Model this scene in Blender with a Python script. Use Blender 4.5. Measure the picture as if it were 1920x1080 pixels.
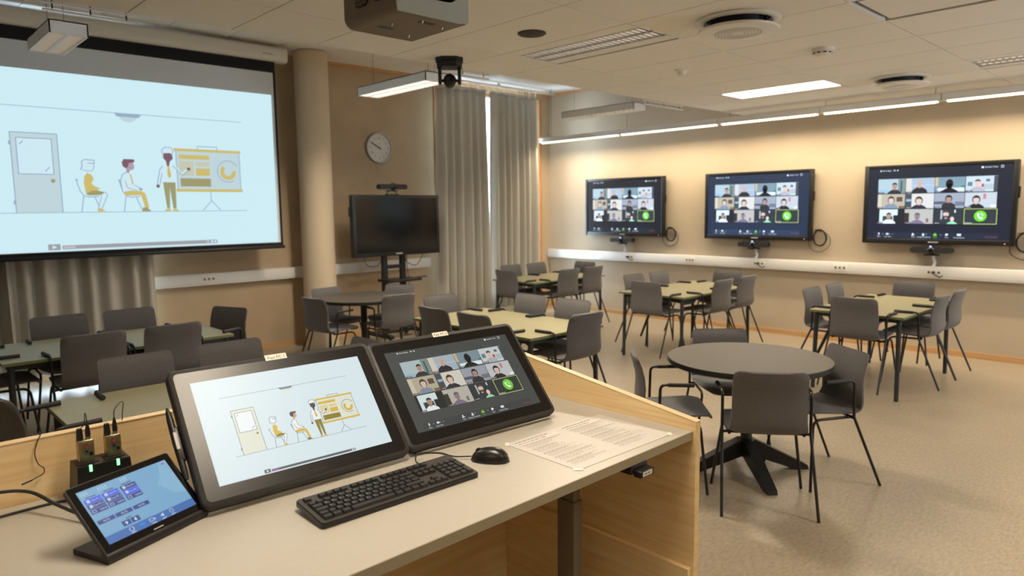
import bpy, bmesh, math, random
from mathutils import Vector, Matrix
random.seed(7)
PI = math.pi
for o in list(bpy.data.objects):
    bpy.data.objects.remove(o)
SC = bpy.context.scene
COL = SC.collection

# ------------------------------------------------------------------ camera, world, exposure
def rgb(r, g, b):
    def f(c):
        c = c / 255.0
        return c / 12.92 if c <= 0.04045 else ((c + 0.055) / 1.055) ** 2.4
    return (f(r), f(g), f(b), 1.0)

CAM_H = 1.70
_yaw, _pitch, _roll = 0.80882232, -0.11396862, -0.012329
_f = Vector((math.cos(_yaw) * math.cos(_pitch), math.sin(_yaw) * math.cos(_pitch), math.sin(_pitch)))
_r0 = Vector((math.sin(_yaw), -math.cos(_yaw), 0))
_u0 = _r0.cross(_f)
_r = _r0 * math.cos(_roll) + _u0 * math.sin(_roll)
_u = _u0 * math.cos(_roll) - _r0 * math.sin(_roll)
cam_d = bpy.data.cameras.new('camera')
cam = bpy.data.objects.new('camera', cam_d)
COL.objects.link(cam)
cam.matrix_world = Matrix(((_r.x, _u.x, -_f.x, 0), (_r.y, _u.y, -_f.y, 0), (_r.z, _u.z, -_f.z, CAM_H), (0, 0, 0, 1)))
cam_d.sensor_width = 36.0
cam_d.lens = 1305.83 / 1920 * 36.0
cam_d.clip_start = 0.05
cam_d.dof.use_dof = True
cam_d.dof.focus_distance = 2.35
cam_d.dof.aperture_fstop = 3.2
SC.camera = cam

W = bpy.data.worlds.new('daylight')
SC.world = W
W.use_nodes = True
bg = W.node_tree.nodes['Background']
bg.inputs[0].default_value = (0.70, 0.84, 1.0, 1)
bg.inputs[1].default_value = 20.0
SC.view_settings.view_transform = 'Standard'
SC.view_settings.look = 'None'
SC.view_settings.exposure = 0.12
SC.view_settings.gamma = 1.0
SC.view_settings.use_curve_mapping = False
SC.cycles.use_denoising = True
SC.cycles.max_bounces = 8
SC.cycles.diffuse_bounces = 5
SC.cycles.sample_clamp_indirect = 6.0

WARM = (1.0, 0.85, 0.66)
WARM_WALL = (1.0, 0.82, 0.57)
P_WALL = 21.0      # each segment of the lamp line along the right wall
P_CEIL = 42.0      # each lit recessed ceiling luminaire
P_REAR_FILL = 60.0      # unseen fill luminaire added behind the camera, middle of the room
P_HANG = 48.0
P_DESK = 23.0     # the luminaire over the lectern

# ------------------------------------------------------------------ helpers
MATS = {}
def nodes_of(m):
    return m.node_tree.nodes, m.node_tree.links

def mat(name, col, rough=0.5, metal=0.0, spec=0.5, noise=None, bump=None, coat=0.0, sheen=0.0):
    """noise=(scale, amount, detail) varies the colour; bump=(scale, strength)"""
    if name in MATS:
        return MATS[name]
    m = bpy.data.materials.new(name)
    m.use_nodes = True
    N, L = nodes_of(m)
    b = N['Principled BSDF']
    b.inputs['Base Color'].default_value = col
    b.inputs['Roughness'].default_value = rough
    b.inputs['Metallic'].default_value = metal
    b.inputs['Specular IOR Level'].default_value = spec
    b.inputs['Coat Weight'].default_value = coat
    b.inputs['Sheen Weight'].default_value = sheen
    if noise or bump:
        tc = N.new('ShaderNodeTexCoord')
    if noise:
        n = N.new('ShaderNodeTexNoise')
        n.inputs['Scale'].default_value = noise[0]
        n.inputs['Detail'].default_value = noise[2] if len(noise) > 2 else 3
        L.new(tc.outputs['Object'], n.inputs['Vector'])
        r = N.new('ShaderNodeValToRGB')
        a = noise[1]
        r.color_ramp.elements[0].position = 0.3
        r.color_ramp.elements[1].position = 0.7
        r.color_ramp.elements[0].color = tuple(c * (1 - a) for c in col[:3]) + (1,)
        r.color_ramp.elements[1].color = tuple(min(1, c * (1 + a)) for c in col[:3]) + (1,)
        L.new(n.outputs['Fac'], r.inputs['Fac'])
        L.new(r.outputs['Color'], b.inputs['Base Color'])
    if bump:
        n2 = N.new('ShaderNodeTexNoise')
        n2.inputs['Scale'].default_value = bump[0]
        n2.inputs['Detail'].default_value = 2
        L.new(tc.outputs['Object'], n2.inputs['Vector'])
        bp = N.new('ShaderNodeBump')
        bp.inputs['Strength'].default_value = bump[1]
        bp.inputs['Distance'].default_value = 0.002
        L.new(n2.outputs['Fac'], bp.inputs['Height'])
        L.new(bp.outputs['Normal'], b.inputs['Normal'])
    MATS[name] = m
    return m

def wood_mat(name, c1, c2, axis='X', rough=0.42, scale=1.0):
    m = bpy.data.materials.new(name)
    m.use_nodes = True
    N, L = nodes_of(m)
    b = N['Principled BSDF']
    b.inputs['Roughness'].default_value = rough
    tc = N.new('ShaderNodeTexCoord')
    mp = N.new('ShaderNodeMapping')
    s = [22 * scale, 22 * scale, 22 * scale]
    s['XYZ'.index(axis)] = 1.3 * scale
    mp.inputs['Scale'].default_value = s
    L.new(tc.outputs['Object'], mp.inputs['Vector'])
    n = N.new('ShaderNodeTexNoise')
    n.inputs['Scale'].default_value = 1.6
    n.inputs['Detail'].default_value = 5
    n.inputs['Distortion'].default_value = 1.2
    L.new(mp.outputs['Vector'], n.inputs['Vector'])
    r = N.new('ShaderNodeValToRGB')
    r.color_ramp.elements[0].position = 0.32
    r.color_ramp.elements[1].position = 0.68
    r.color_ramp.elements[0].color = c1
    r.color_ramp.elements[1].color = c2
    L.new(n.outputs['Fac'], r.inputs['Fac'])
    L.new(r.outputs['Color'], b.inputs['Base Color'])
    MATS[name] = m
    return m

def emit_mat(name, col, strength):
    m = bpy.data.materials.new(name)
    m.use_nodes = True
    N, L = nodes_of(m)
    b = N['Principled BSDF']
    b.inputs['Base Color'].default_value = (0.8, 0.8, 0.8, 1)
    b.inputs['Emission Color'].default_value = col
    b.inputs['Emission Strength'].default_value = strength
    MATS[name] = m
    return m

def print_mat(name, strength, rough=0.3, spec=0.5, diffuse=False, tint=None):
    """colour comes from the mesh's own colour attribute: lit screen, or flat print"""
    m = bpy.data.materials.new(name)
    m.use_nodes = True
    N, L = nodes_of(m)
    b = N['Principled BSDF']
    a = N.new('ShaderNodeAttribute')
    a.attribute_name = 'Col'
    b.inputs['Roughness'].default_value = rough
    b.inputs['Specular IOR Level'].default_value = spec
    if diffuse:
        L.new(a.outputs['Color'], b.inputs['Base Color'])
    else:
        b.inputs['Base Color'].default_value = (0.01, 0.01, 0.01, 1)
        if tint:
            mx = N.new('ShaderNodeMixRGB'); mx.blend_type = 'MULTIPLY'; mx.inputs[0].default_value = 1.0
            mx.inputs[2].default_value = tint
            L.new(a.outputs['Color'], mx.inputs[1]); L.new(mx.outputs[0], b.inputs['Emission Color'])
        else:
            L.new(a.outputs['Color'], b.inputs['Emission Color'])
        b.inputs['Emission Strength'].default_value = strength
    MATS[name] = m
    return m

class MB:
    """collects shapes into one mesh"""
    def __init__(s):
        s.v = []; s.f = []
    def add(s, vs, fs, M=None):
        k = len(s.v)
        if M is not None:
            vs = [M @ Vector(p) for p in vs]
        s.v += [tuple(p) for p in vs]
        s.f += [tuple(i + k for i in f) for f in fs]
        return s
    def box(s, x0, x1, y0, y1, z0, z1, M=None):
        vs = [(x0, y0, z0), (x1, y0, z0), (x1, y1, z0), (x0, y1, z0), (x0, y0, z1), (x1, y0, z1), (x1, y1, z1), (x0, y1, z1)]
        return s.add(vs, [(0, 3, 2, 1), (4, 5, 6, 7), (0, 1, 5, 4), (1, 2, 6, 5), (2, 3, 7, 6), (3, 0, 4, 7)], M)
    def rbox(s, x0, x1, y0, y1, z0, z1, r=0.005, seg=2, M=None):
        bm = bmesh.new()
        t = MB().box(x0, x1, y0, y1, z0, z1)
        vs = [bm.verts.new(p) for p in t.v]
        for f in t.f:
            bm.faces.new([vs[i] for i in f])
        bmesh.ops.bevel(bm, geom=bm.edges[:], offset=r, segments=seg, affect='EDGES', profile=0.5)
        bm.verts.index_update()
        s.add([v.co.copy() for v in bm.verts], [[v.index for v in f.verts] for f in bm.faces], M)
        bm.free()
        return s
    def slab(s, pts, z0, z1, M=None):
        """extrude a 2D outline (counter-clockwise) from z0 to z1"""
        n = len(pts)
        vs = [(p[0], p[1], z0) for p in pts] + [(p[0], p[1], z1) for p in pts]
        fs = [tuple(range(n - 1, -1, -1)), tuple(range(n, 2 * n))]
        fs += [(i, (i + 1) % n, n + (i + 1) % n, n + i) for i in range(n)]
        return s.add(vs, fs, M)
    def tube(s, pts, r, n=8, caps=True, M=None):
        pts = [Vector(p) for p in pts]
        rr = r if isinstance(r, (list, tuple)) else [r] * len(pts)
        vs = []; fs = []
        t = (pts[1] - pts[0]).normalized()
        a = t.orthogonal().normalized()
        for i, p in enumerate(pts):
            if i == 0: t2 = (pts[1] - pts[0])
            elif i == len(pts) - 1: t2 = (pts[-1] - pts[-2])
            else: t2 = (pts[i + 1] - p).normalized() + (p - pts[i - 1]).normalized()
            t2 = t2.normalized()
            a = (a - t2 * a.dot(t2)).normalized()
            b = t2.cross(a)
            for k in range(n):
                an = 2 * PI * k / n
                vs.append(p + (a * math.cos(an) + b * math.sin(an)) * rr[i])
        for i in range(len(pts) - 1):
            for k in range(n):
                k2 = (k + 1) % n
                fs.append((i * n + k, i * n + k2, (i + 1) * n + k2, (i + 1) * n + k))
        if caps:
            fs.append(tuple(range(n - 1, -1, -1)))
            fs.append(tuple(range((len(pts) - 1) * n, len(pts) * n)))
        return s.add(vs, fs, M)
    def lathe(s, prof, n=24, M=None, caps=True):
        """profile of (radius, z) turned about z"""
        vs = []; fs = []
        for r, z in prof:
            for k in range(n):
                an = 2 * PI * k / n
                vs.append((r * math.cos(an), r * math.sin(an), z))
        for i in range(len(prof) - 1):
            for k in range(n):
                k2 = (k + 1) % n
                fs.append((i * n + k, i * n + k2, (i + 1) * n + k2, (i + 1) * n + k))
        if caps and prof[0][0] > 1e-6: fs.append(tuple(range(n - 1, -1, -1)))
        if caps and prof[-1][0] > 1e-6: fs.append(tuple(range((len(prof) - 1) * n, len(prof) * n)))
        return s.add(vs, fs, M)
    def grid(s, rows, M=None, close=False):
        n = len(rows[0]); vs = [p for r in rows for p in r]; fs = []
        for i in range(len(rows) - 1):
            for k in range(n - 1):
                fs.append((i * n + k, i * n + k + 1, (i + 1) * n + k + 1, (i + 1) * n + k))
        return s.add(vs, fs, M)
    def mesh(s, name, smooth=None):
        me = bpy.data.meshes.new(name)
        me.from_pydata(s.v, [], s.f)
        bm = bmesh.new(); bm.from_mesh(me)
        bmesh.ops.remove_doubles(bm, verts=bm.verts, dist=1e-6)
        bmesh.ops.recalc_face_normals(bm, faces=bm.faces)
        bm.to_mesh(me); bm.free()
        if smooth is not None:
            me.polygons.foreach_set('use_smooth', [True] * len(me.polygons))
            me.set_sharp_from_angle(angle=math.radians(smooth))
        return me
    def build(s, name, m, parent=None, smooth=None, loc=None, rot=None):
        return obj(name, s.mesh(name, smooth), m, parent, loc, rot)

def obj(name, me, m, parent=None, loc=None, rot=None):
    o = bpy.data.objects.new(name, me)
    COL.objects.link(o)
    if m is not None and not me.materials:
        me.materials.append(MATS[m] if isinstance(m, str) else m)
    if parent is not None: o.parent = parent
    if loc is not None: o.location = loc
    if rot is not None: o.rotation_euler = rot
    return o

def thing(name, label, cat, loc=(0, 0, 0), rotz=0.0, group=None, rot=None):
    o = bpy.data.objects.new(name, None)
    COL.objects.link(o)
    o.empty_display_size = 0.1
    o.location = loc
    o.rotation_euler = rot if rot else (0, 0, rotz)
    return tag(o, label, cat, group)

def tag(o, label, cat, group=None):
    o['label'] = label; o['category'] = cat
    if group: o['group'] = group
    return o

def struct(o, label, cat):
    o['kind'] = 'structure'
    return tag(o, label, cat)

def copy_tree(o, parent=None):
    c = o.copy(); COL.objects.link(c)
    c.parent = parent
    for ch in list(o.children):
        copy_tree(ch, c)
    return c

def fillet(pts, r, n=5):
    pts = [Vector(p) for p in pts]
    out = [pts[0]]
    for i in range(1, len(pts) - 1):
        a, b, c = pts[i - 1], pts[i], pts[i + 1]
        d1 = (a - b); d2 = (c - b)
        k = min(r, d1.length * .49, d2.length * .49)
        p0 = b + d1.normalized() * k; p1 = b + d2.normalized() * k
        for j in range(n + 1):
            t = j / n
            out.append(p0 * (1 - t) ** 2 + b * 2 * t * (1 - t) + p1 * t * t)
    out.append(pts[-1])
    return out

def spline(pts, n=8):
    P = [Vector(p) for p in pts]
    P = [P[0] * 2 - P[1]] + P + [P[-1] * 2 - P[-2]]
    out = []
    for i in range(1, len(P) - 2):
        for j in range(n):
            t = j / n
            a, b, c, d = P[i - 1], P[i], P[i + 1], P[i + 2]
            out.append(0.5 * ((2 * b) + (c - a) * t + (2 * a - 5 * b + 4 * c - d) * t * t + (3 * b - a - 3 * c + d) * t ** 3))
    out.append(P[-2])
    return out

def arc(cx, cy, rx, ry, a0=0, a1=360, n=20):
    return [(cx + rx * math.cos(math.radians(a0 + (a1 - a0) * i / n)), cy + ry * math.sin(math.radians(a0 + (a1 - a0) * i / n))) for i in range(n + (0 if a1 - a0 == 360 else 1))]

def rrect(x0, y0, x1, y1, r, n=4):
    return (arc(x1 - r, y1 - r, r, r, 0, 90, n) + arc(x0 + r, y1 - r, r, r, 90, 180, n)
            + arc(x0 + r, y0 + r, r, r, 180, 270, n) + arc(x1 - r, y0 + r, r, r, 270, 360 - 1e-6, n))

_tc = {}
def text_geo(s):
    if s not in _tc:
        cu = bpy.data.curves.new('t', 'FONT')
        cu.body = s; cu.size = 1.0; cu.resolution_u = 2
        ob = bpy.data.objects.new('t', cu)
        COL.objects.link(ob)
        dg = bpy.context.evaluated_depsgraph_get()
        me = bpy.data.meshes.new_from_object(ob.evaluated_get(dg))
        _tc[s] = ([(v.co.x, v.co.y) for v in me.vertices], [tuple(p.vertices) for p in me.polygons])
        bpy.data.meshes.remove(me)
        bpy.data.objects.remove(ob); bpy.data.curves.remove(cu)
    return _tc[s]

class Paint:
    """flat print: coloured polygons in layers, in the unit plane u,v; z is the layer"""
    def __init__(s, su=1.0, sv=None, eps=0.0002, ou=0.0, ov=0.0):
        s.v = []; s.f = []; s.c = []; s.su = su; s.sv = sv or su; s.eps = eps; s.ou = ou; s.ov = ov
    def poly(s, pts, col, l=0):
        k = len(s.v)
        s.v += [((p[0] - s.ou) * s.su, (p[1] - s.ov) * s.sv, l * s.eps) for p in pts]
        s.f.append(tuple(range(k, k + len(pts)))); s.c.append(col)
    def rect(s, x0, y0, x1, y1, col, l=0):
        s.poly([(x0, y0), (x1, y0), (x1, y1), (x0, y1)], col, l)
    def ell(s, cx, cy, rx, ry, col, l=0, a0=0, a1=360, n=20):
        s.poly(arc(cx, cy, rx, ry, a0, a1, n), col, l)
    def line(s, pts, w, col, l=0):
        for a, b in zip(pts[:-1], pts[1:]):
            dx, dy = b[0] - a[0], b[1] - a[1]
            d = math.hypot(dx, dy) or 1
            nx, ny = -dy / d * w / 2, dx / d * w / 2
            ex, ey = dx / d * w * .3, dy / d * w * .3
            s.poly([(a[0] - nx - ex, a[1] - ny - ey), (b[0] - nx + ex, b[1] - ny + ey), (b[0] + nx + ex, b[1] + ny + ey), (a[0] + nx - ex, a[1] + ny - ey)], col, l)
    def text(s, t, x, y, h, col, l=1, align='c'):
        vs, fs = text_geo(t)
        if not vs: return
        w = max(v[0] for v in vs) * h
        x0 = x - (w / 2 if align == 'c' else (w if align == 'r' else 0))
        k = len(s.v)
        s.v += [((x0 + v[0] * h - s.ou) * s.su, (y + v[1] * h - s.ov) * s.sv, l * s.eps) for v in vs]
        for f in fs:
            s.f.append(tuple(i + k for i in f)); s.c.append(col)
    def build(s, name, m, parent=None, loc=None, rot=None):
        me = bpy.data.meshes.new(name)
        me.from_pydata(s.v, [], s.f)
        ca = me.color_attributes.new('Col', 'FLOAT_COLOR', 'CORNER')
        buf = []
        for p, c in zip(me.polygons, s.c):
            buf += list(c[:4]) * p.loop_total
        ca.data.foreach_set('color', buf)
        return obj(name, me, m, parent, loc, rot)

def area_light(name, parent, loc, sx, sy, power, col=WARM, rot=(0, 0, 0), spread=160):
    d = bpy.data.lights.new(name, 'AREA')
    d.shape = 'RECTANGLE'; d.size = sx; d.size_y = sy
    d.energy = power; d.color = col; d.spread = math.radians(spread)
    o = bpy.data.objects.new(name, d)
    COL.objects.link(o)
    o.parent = parent; o.location = loc; o.rotation_euler = rot
    return o

# ------------------------------------------------------------------ materials
mat('wall_beige', rgb(184, 169, 147), 0.85, noise=(3, 0.03), bump=(180, 0.08))
mat('wall_taupe', rgb(180, 159, 131), 0.85, noise=(3, 0.04), bump=(180, 0.08))
mat('ceiling_white', rgb(232, 230, 226), 0.9, noise=(1.2, 0.02), bump=(300, 0.05))
mat('ceiling_void', rgb(60, 56, 50), 0.95)
mat('column_paint', rgb(204, 187, 160), 0.7, bump=(120, 0.05))
mat('white_plastic', rgb(226, 222, 214), 0.4)
mat('white_enamel', rgb(224, 222, 218), 0.35)
mat('grey_enamel', rgb(176, 178, 178), 0.4)
mat('black_plastic', rgb(24, 25, 27), 0.4)
mat('black_gloss', rgb(12, 12, 14), 0.12)
mat('black_steel', rgb(22, 23, 25), 0.38)
mat('charcoal_steel', rgb(38, 42, 44), 0.45)
mat('rubber', rgb(34, 35, 37), 0.6)
mat('fabric_grey', rgb(92, 90, 91), 0.95, noise=(260, 0.22, 2), bump=(420, 0.35), sheen=0.15)
mat('fabric_rim', rgb(96, 95, 97), 0.95, noise=(260, 0.2, 2))
mat('green_linoleum', rgb(140, 135, 106), 0.45, noise=(14, 0.03))
mat('green_edge', rgb(104, 114, 74), 0.5)
mat('dark_laminate', rgb(72, 67, 61), 0.5, noise=(30, 0.03))
mat('dark_edge', rgb(36, 34, 33), 0.5)
mat('desk_laminate', rgb(184, 179, 168), 0.38, noise=(60, 0.015))
mat('desk_edge', rgb(160, 152, 130), 0.45)
mat('curtain_grey', rgb(188, 184, 174), 0.9, noise=(120, 0.05), bump=(300, 0.1))
mat('orange_wood_paint', rgb(186, 116, 56), 0.5, noise=(12, 0.1))
mat('brushed_aluminium', rgb(170, 172, 172), 0.35, metal=0.9)
mat('gold_metal', rgb(176, 160, 122), 0.32, metal=0.85)
mat('clock_face', rgb(214, 212, 206), 0.6)
mat('screen_black_border', rgb(16, 18, 24), 0.8)
mat('projector_brown', rgb(120, 110, 100), 0.45)
mat('projector_pale', rgb(178, 190, 188), 0.45)
mat('leg_taupe', rgb(122, 112, 96), 0.45)
mat('dark_groove', rgb(62, 84, 124), 0.6)  # blue of daylight in the ceiling gaps, put into the base colour
mat('paper_white', rgb(204, 200, 195), 0.5)
wood_mat('maple', rgb(236, 202, 148), rgb(248, 224, 174), 'X')
wood_mat('maple_y', rgb(236, 202, 148), rgb(248, 224, 174), 'Y')
wood_mat('oak_trim', rgb(186, 142, 94), rgb(206, 164, 114), 'Y', 0.45)
wood_mat('oak_trim_x', rgb(186, 142, 94), rgb(206, 164, 114), 'X', 0.45)
wood_mat('oak_trim_z', rgb(172, 116, 70), rgb(194, 138, 86), 'Z', 0.45)
emit_mat('tube_glow', (1.0, 0.86, 0.62, 1), 6.0)
emit_mat('panel_glow', (1.0, 0.88, 0.70, 1), 5.0)
emit_mat('louvre_glow', (1.0, 0.80, 0.62, 1), 0.45)
emit_mat('louvre_bright', (1.0, 0.94, 0.84, 1), 3.0)
emit_mat('led_green', (0.1, 1.0, 0.25, 1), 2.2)
emit_mat('led_blue', (0.15, 0.25, 1.0, 1), 3.0)
emit_mat('led_white', (0.5, 0.8, 1.0, 1), 4.0)
emit_mat('led_red', (0.9, 0.05, 0.08, 1), 0.5)
print_mat('display_print', 0.86, 0.38, 0.35)
print_mat('tv_print', 1.35, 0.3, 0.3, tint=(0.92, 1.0, 1.14, 1))
print_mat('projection_print', 0.93, 0.9, 0.1)
print_mat('paper_print', 1.0, 0.55, 0.3, diffuse=True)

def floor_mat():
    m = bpy.data.materials.new('mottled_linoleum')
    m.use_nodes = True
    N, L = nodes_of(m)
    b = N['Principled BSDF']
    tc = N.new('ShaderNodeTexCoord')
    n1 = N.new('ShaderNodeTexNoise'); n1.inputs['Scale'].default_value = 26; n1.inputs['Detail'].default_value = 7; n1.inputs['Roughness'].default_value = 0.7
    n2 = N.new('ShaderNodeTexNoise'); n2.inputs['Scale'].default_value = 2.2; n2.inputs['Detail'].default_value = 3
    mp = N.new('ShaderNodeMapping'); mp.inputs['Scale'].default_value = (1.0, 2.4, 1.0)
    L.new(tc.outputs['Object'], mp.inputs['Vector'])
    L.new(mp.outputs['Vector'], n1.inputs['Vector']); L.new(tc.outputs['Object'], n2.inputs['Vector'])
    r = N.new('ShaderNodeValToRGB')
    r.color_ramp.elements[0].position = 0.33; r.color_ramp.elements[0].color = rgb(140, 129, 112)
    r.color_ramp.elements[1].position = 0.66; r.color_ramp.elements[1].color = rgb(170, 157, 137)
    L.new(n1.outputs['Fac'], r.inputs['Fac'])
    mx = N.new('ShaderNodeMixRGB'); mx.blend_type = 'MULTIPLY'; mx.inputs['Fac'].default_value = 0.35
    r2 = N.new('ShaderNodeValToRGB')
    r2.color_ramp.elements[0].position = 0.3; r2.color_ramp.elements[0].color = (0.72, 0.71, 0.69, 1)
    r2.color_ramp.elements[1].position = 0.7; r2.color_ramp.elements[1].color = (1, 1, 1, 1)
    L.new(n2.outputs['Fac'], r2.inputs['Fac'])
    L.new(r.outputs['Color'], mx.inputs[1]); L.new(r2.outputs['Color'], mx.inputs[2])
    L.new(mx.outputs['Color'], b.inputs['Base Color'])
    b.inputs['Roughness'].default_value = 0.28
    b.inputs['Specular IOR Level'].default_value = 0.4
    MATS['floor'] = m
floor_mat()

def glass_mat():
    m = bpy.data.materials.new('window_glass')
    m.use_nodes = True
    N, L = nodes_of(m)
    for n in list(N):
        if n.type == 'BSDF_PRINCIPLED': N.remove(n)
    out = [n for n in N if n.type == 'OUTPUT_MATERIAL'][0]
    t = N.new('ShaderNodeBsdfTransparent'); t.inputs[0].default_value = (0.93, 0.96, 0.96, 1)
    g = N.new('ShaderNodeBsdfGlossy'); g.inputs['Roughness'].default_value = 0.02
    f = N.new('ShaderNodeFresnel'); f.inputs['IOR'].default_value = 1.45
    mx = N.new('ShaderNodeMixShader')
    L.new(f.outputs[0], mx.inputs[0]); L.new(t.outputs[0], mx.inputs[1]); L.new(g.outputs[0], mx.inputs[2])
    L.new(mx.outputs[0], out.inputs[0])
    MATS['glass'] = m
glass_mat()

# ------------------------------------------------------------------ the room
XL, XR, YF, YB = -2.4, 8.85, -2.6, 8.30
ZC, ZU, YE = 2.90, 3.61, 4.75       # suspended ceiling, upper ceiling, edge of the suspended ceiling
def block(name, m, label, cat, *boxes):
    b = MB()
    for q in boxes: b.box(*q)
    return struct(b.build(name, m), label, cat)
block('floor', 'floor', 'mottled grey beige linoleum floor', 'floor', (XL - .2, XR + .2, YF - .2, YB + .4, -0.1, 0))
block('wall_right', 'wall_beige', 'long beige wall carrying the three meeting screens', 'wall', (XR, XR + .2, YF - .2, YB + .4, 0, ZU + .2))
W1 = (6.45, 8.58); W2 = (-1.2, 2.28); WZ0, WZ1 = 0.10, 3.50
block('wall_back', 'wall_taupe', 'taupe wall behind the projection screen and the clock', 'wall',
      (XL - .2, W2[0], YB, YB + .2, 0, ZU + .2), (W2[1], W1[0], YB, YB + .2, 0, ZU + .2), (W1[1], XR, YB, YB + .2, 0, ZU + .2),
      (W2[0], W2[1], YB, YB + .2, WZ1, ZU + .2), (W1[0], W1[1], YB, YB + .2, WZ1, ZU + .2),
      (W2[0], W2[1], YB, YB + .2, 0, WZ0), (W1[0], W1[1], YB, YB + .2, 0, WZ0))
block('wall_left', 'wall_beige', 'plain beige side wall left of the camera', 'wall', (XL - .2, XL, YF - .2, YB, 0, ZU + .2))
W3 = (5.6, 7.4, 1.3, 2.2)
block('wall_front', 'wall_beige', 'plain beige wall behind the camera', 'wall', (XL, W3[0], YF - .2, YF, 0, ZU + .2), (W3[1], XR, YF - .2, YF, 0, ZU + .2), (W3[0], W3[1], YF - .2, YF, 0, W3[2]), (W3[0], W3[1], YF - .2, YF, W3[3], ZU + .2))
block('wall_bulkhead', 'ceiling_white', 'white bulkhead closing the edge of the suspended ceiling', 'bulkhead', (XL, XR, YE - .06, YE - .03, ZC + .03, ZU))

def window(idx, x0, x1, n, label):
    w = MB()
    t = 0.06
    w.box(x0, x1, YB + .06, YB + .14, WZ0, WZ0 + t).box(x0, x1, YB + .06, YB + .14, WZ1 - t, WZ1)
    for i in range(n + 1):
        xx = x0 + (x1 - x0 - t) * i / n
        w.box(xx, xx + t, YB + .06, YB + .14, WZ0 + t, WZ1 - t)
    o = struct(w.build('window_%d' % idx, 'oak_trim_z'), label, 'window')
    for i in range(n):
        xa = x0 + (x1 - x0 - t) * i / n + t; xb = x0 + (x1 - x0 - t) * (i + 1) / n
        MB().box(xa, xb, YB + .095, YB + .105, WZ0 + t, WZ1 - t).build('pane', 'glass', o)
    d = bpy.data.lights.new('portal', 'AREA'); d.shape = 'RECTANGLE'; d.size = x1 - x0; d.size_y = WZ1 - WZ0
    d.cycles.is_portal = True
    p = bpy.data.objects.new('portal', d); COL.objects.link(p); p.parent = o
    p.location = ((x0 + x1) / 2, YB + .16, (WZ0 + WZ1) / 2); p.rotation_euler = (-PI / 2, 0, 0)
    return o
window(1, W1[0], W1[1], 3, 'tall window behind the grey curtains in the corner')
window(2, W2[0], W2[1], 3, 'tall window behind the projection screen')

b = MB(); t_ = .05  # unseen window added to let cool daylight in from behind the camera
b.box(W3[0], W3[1], YF - .14, YF - .06, W3[2], W3[2] + t_).box(W3[0], W3[1], YF - .14, YF - .06, W3[3] - t_, W3[3]).box(W3[0], W3[0] + t_, YF - .14, YF - .06, W3[2] + t_, W3[3] - t_).box(W3[1] - t_, W3[1], YF - .14, YF - .06, W3[2] + t_, W3[3] - t_)
w3 = struct(b.build('window_3', 'oak_trim_z'), 'small window in the wall behind the camera', 'window')
MB().box(W3[0] + t_, W3[1] - t_, YF - .105, YF - .095, W3[2] + t_, W3[3] - t_).build('pane', 'glass', w3)
d = bpy.data.lights.new('portal', 'AREA'); d.shape = 'RECTANGLE'; d.size = W3[1] - W3[0]; d.size_y = W3[3] - W3[2]; d.cycles.is_portal = True
po = bpy.data.objects.new('portal', d); COL.objects.link(po); po.parent = w3
po.location = ((W3[0] + W3[1]) / 2, YF - .16, (W3[2] + W3[3]) / 2); po.rotation_euler = (PI / 2, 0, 0)

def trim(idx, m, label, *boxes):
    block('trim_%d' % idx, m, label, 'trim', *boxes)
trim(1, 'oak_trim_z', 'orange wooden casing left of the corner curtains', (W1[0] - .07, W1[0], YB - .02, YB, 0.06, WZ1))
trim(2, 'oak_trim_z', 'orange wooden casing right of the corner curtains', (W1[1], W1[1] + .05, YB - .02, YB, 0.06, WZ1))
trim(3, 'oak_trim_x', 'orange strip where the clock wall meets the ceiling', (2.3, XR - .02, YB - .025, YB, ZU - .045, ZU))
trim(4, 'oak_trim', 'orange strip where the right wall meets the upper ceiling', (XR - .025, XR, YE, YB - .025, ZU - .045, ZU))
trim(5, 'oak_trim_z', 'orange wooden casing beside the window behind the projection screen', (W2[1], W2[1] + .05, YB - .02, YB, 0.06, WZ1))
block('baseboard_right', 'oak_trim', 'orange wooden baseboard along the right wall', 'baseboard', (XR - .016, XR, YF, YB, 0, 0.065))
block('baseboard_back', 'oak_trim_x', 'orange wooden baseboard under the clock wall', 'baseboard', (W2[1] + .05, W1[0] - .07, YB - .016, YB, 0, 0.065), (W1[1] + .05, XR - .016, YB - .016, YB, 0, .065))

# column
cb = MB().lathe([(0.205, 0), (0.205, 0.05), (0.2, 0.052), (0.2, 3.6)], 40)
c = cb.build('column', 'column_paint', None, 40, (4.27, 7.97, 0.0))
struct(c, 'round beige column beside the projection screen', 'column')

# suspended ceiling: plate with loose tiles, luminaires take the place of some
PX, PY = 0.625, 1.175
gx = [8.85 - PX * i for i in range(0, 19)][::-1]
gy = [4.08 - PY * i for i in range(-1, 7)]
gy = sorted([YE] + [v for v in gy if v < YE - .1])
cp = MB()
cp.box(XL, XR, YF, YE - .03, ZC + .03, ZC + .05)
ceil = struct(cp.build('ceiling', 'ceiling_void'), 'suspended white tile ceiling over the room', 'ceiling')
LUM = {}     # (ix, iy) -> kind
def cell(x, y):
    ix = max(i for i in range(len(gx) - 1) if gx[i] <= x + 1e-4); iy = max(i for i in range(len(gy) - 1) if gy[i] <= y + 1e-4)
    return ix, iy
for x, y, k in ((4.1, 3.5, 'louvre'), (7.2, 3.5, 'panel'), (4.8, 1.2, 'gap'), (7.2, 1.2, 'louvre'), (1.0, 3.5, 'louvre_hidden'),
                (1.0, 1.2, 'desk'), (1.6, -1.2, 'rear'), (4.8, -1.2, 'rear'), (-1.6, -.2, 'rear')):  # rear entries are unseen luminaires added as fill light
    LUM[cell(x, y)] = k
tile_mesh = {}
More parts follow.
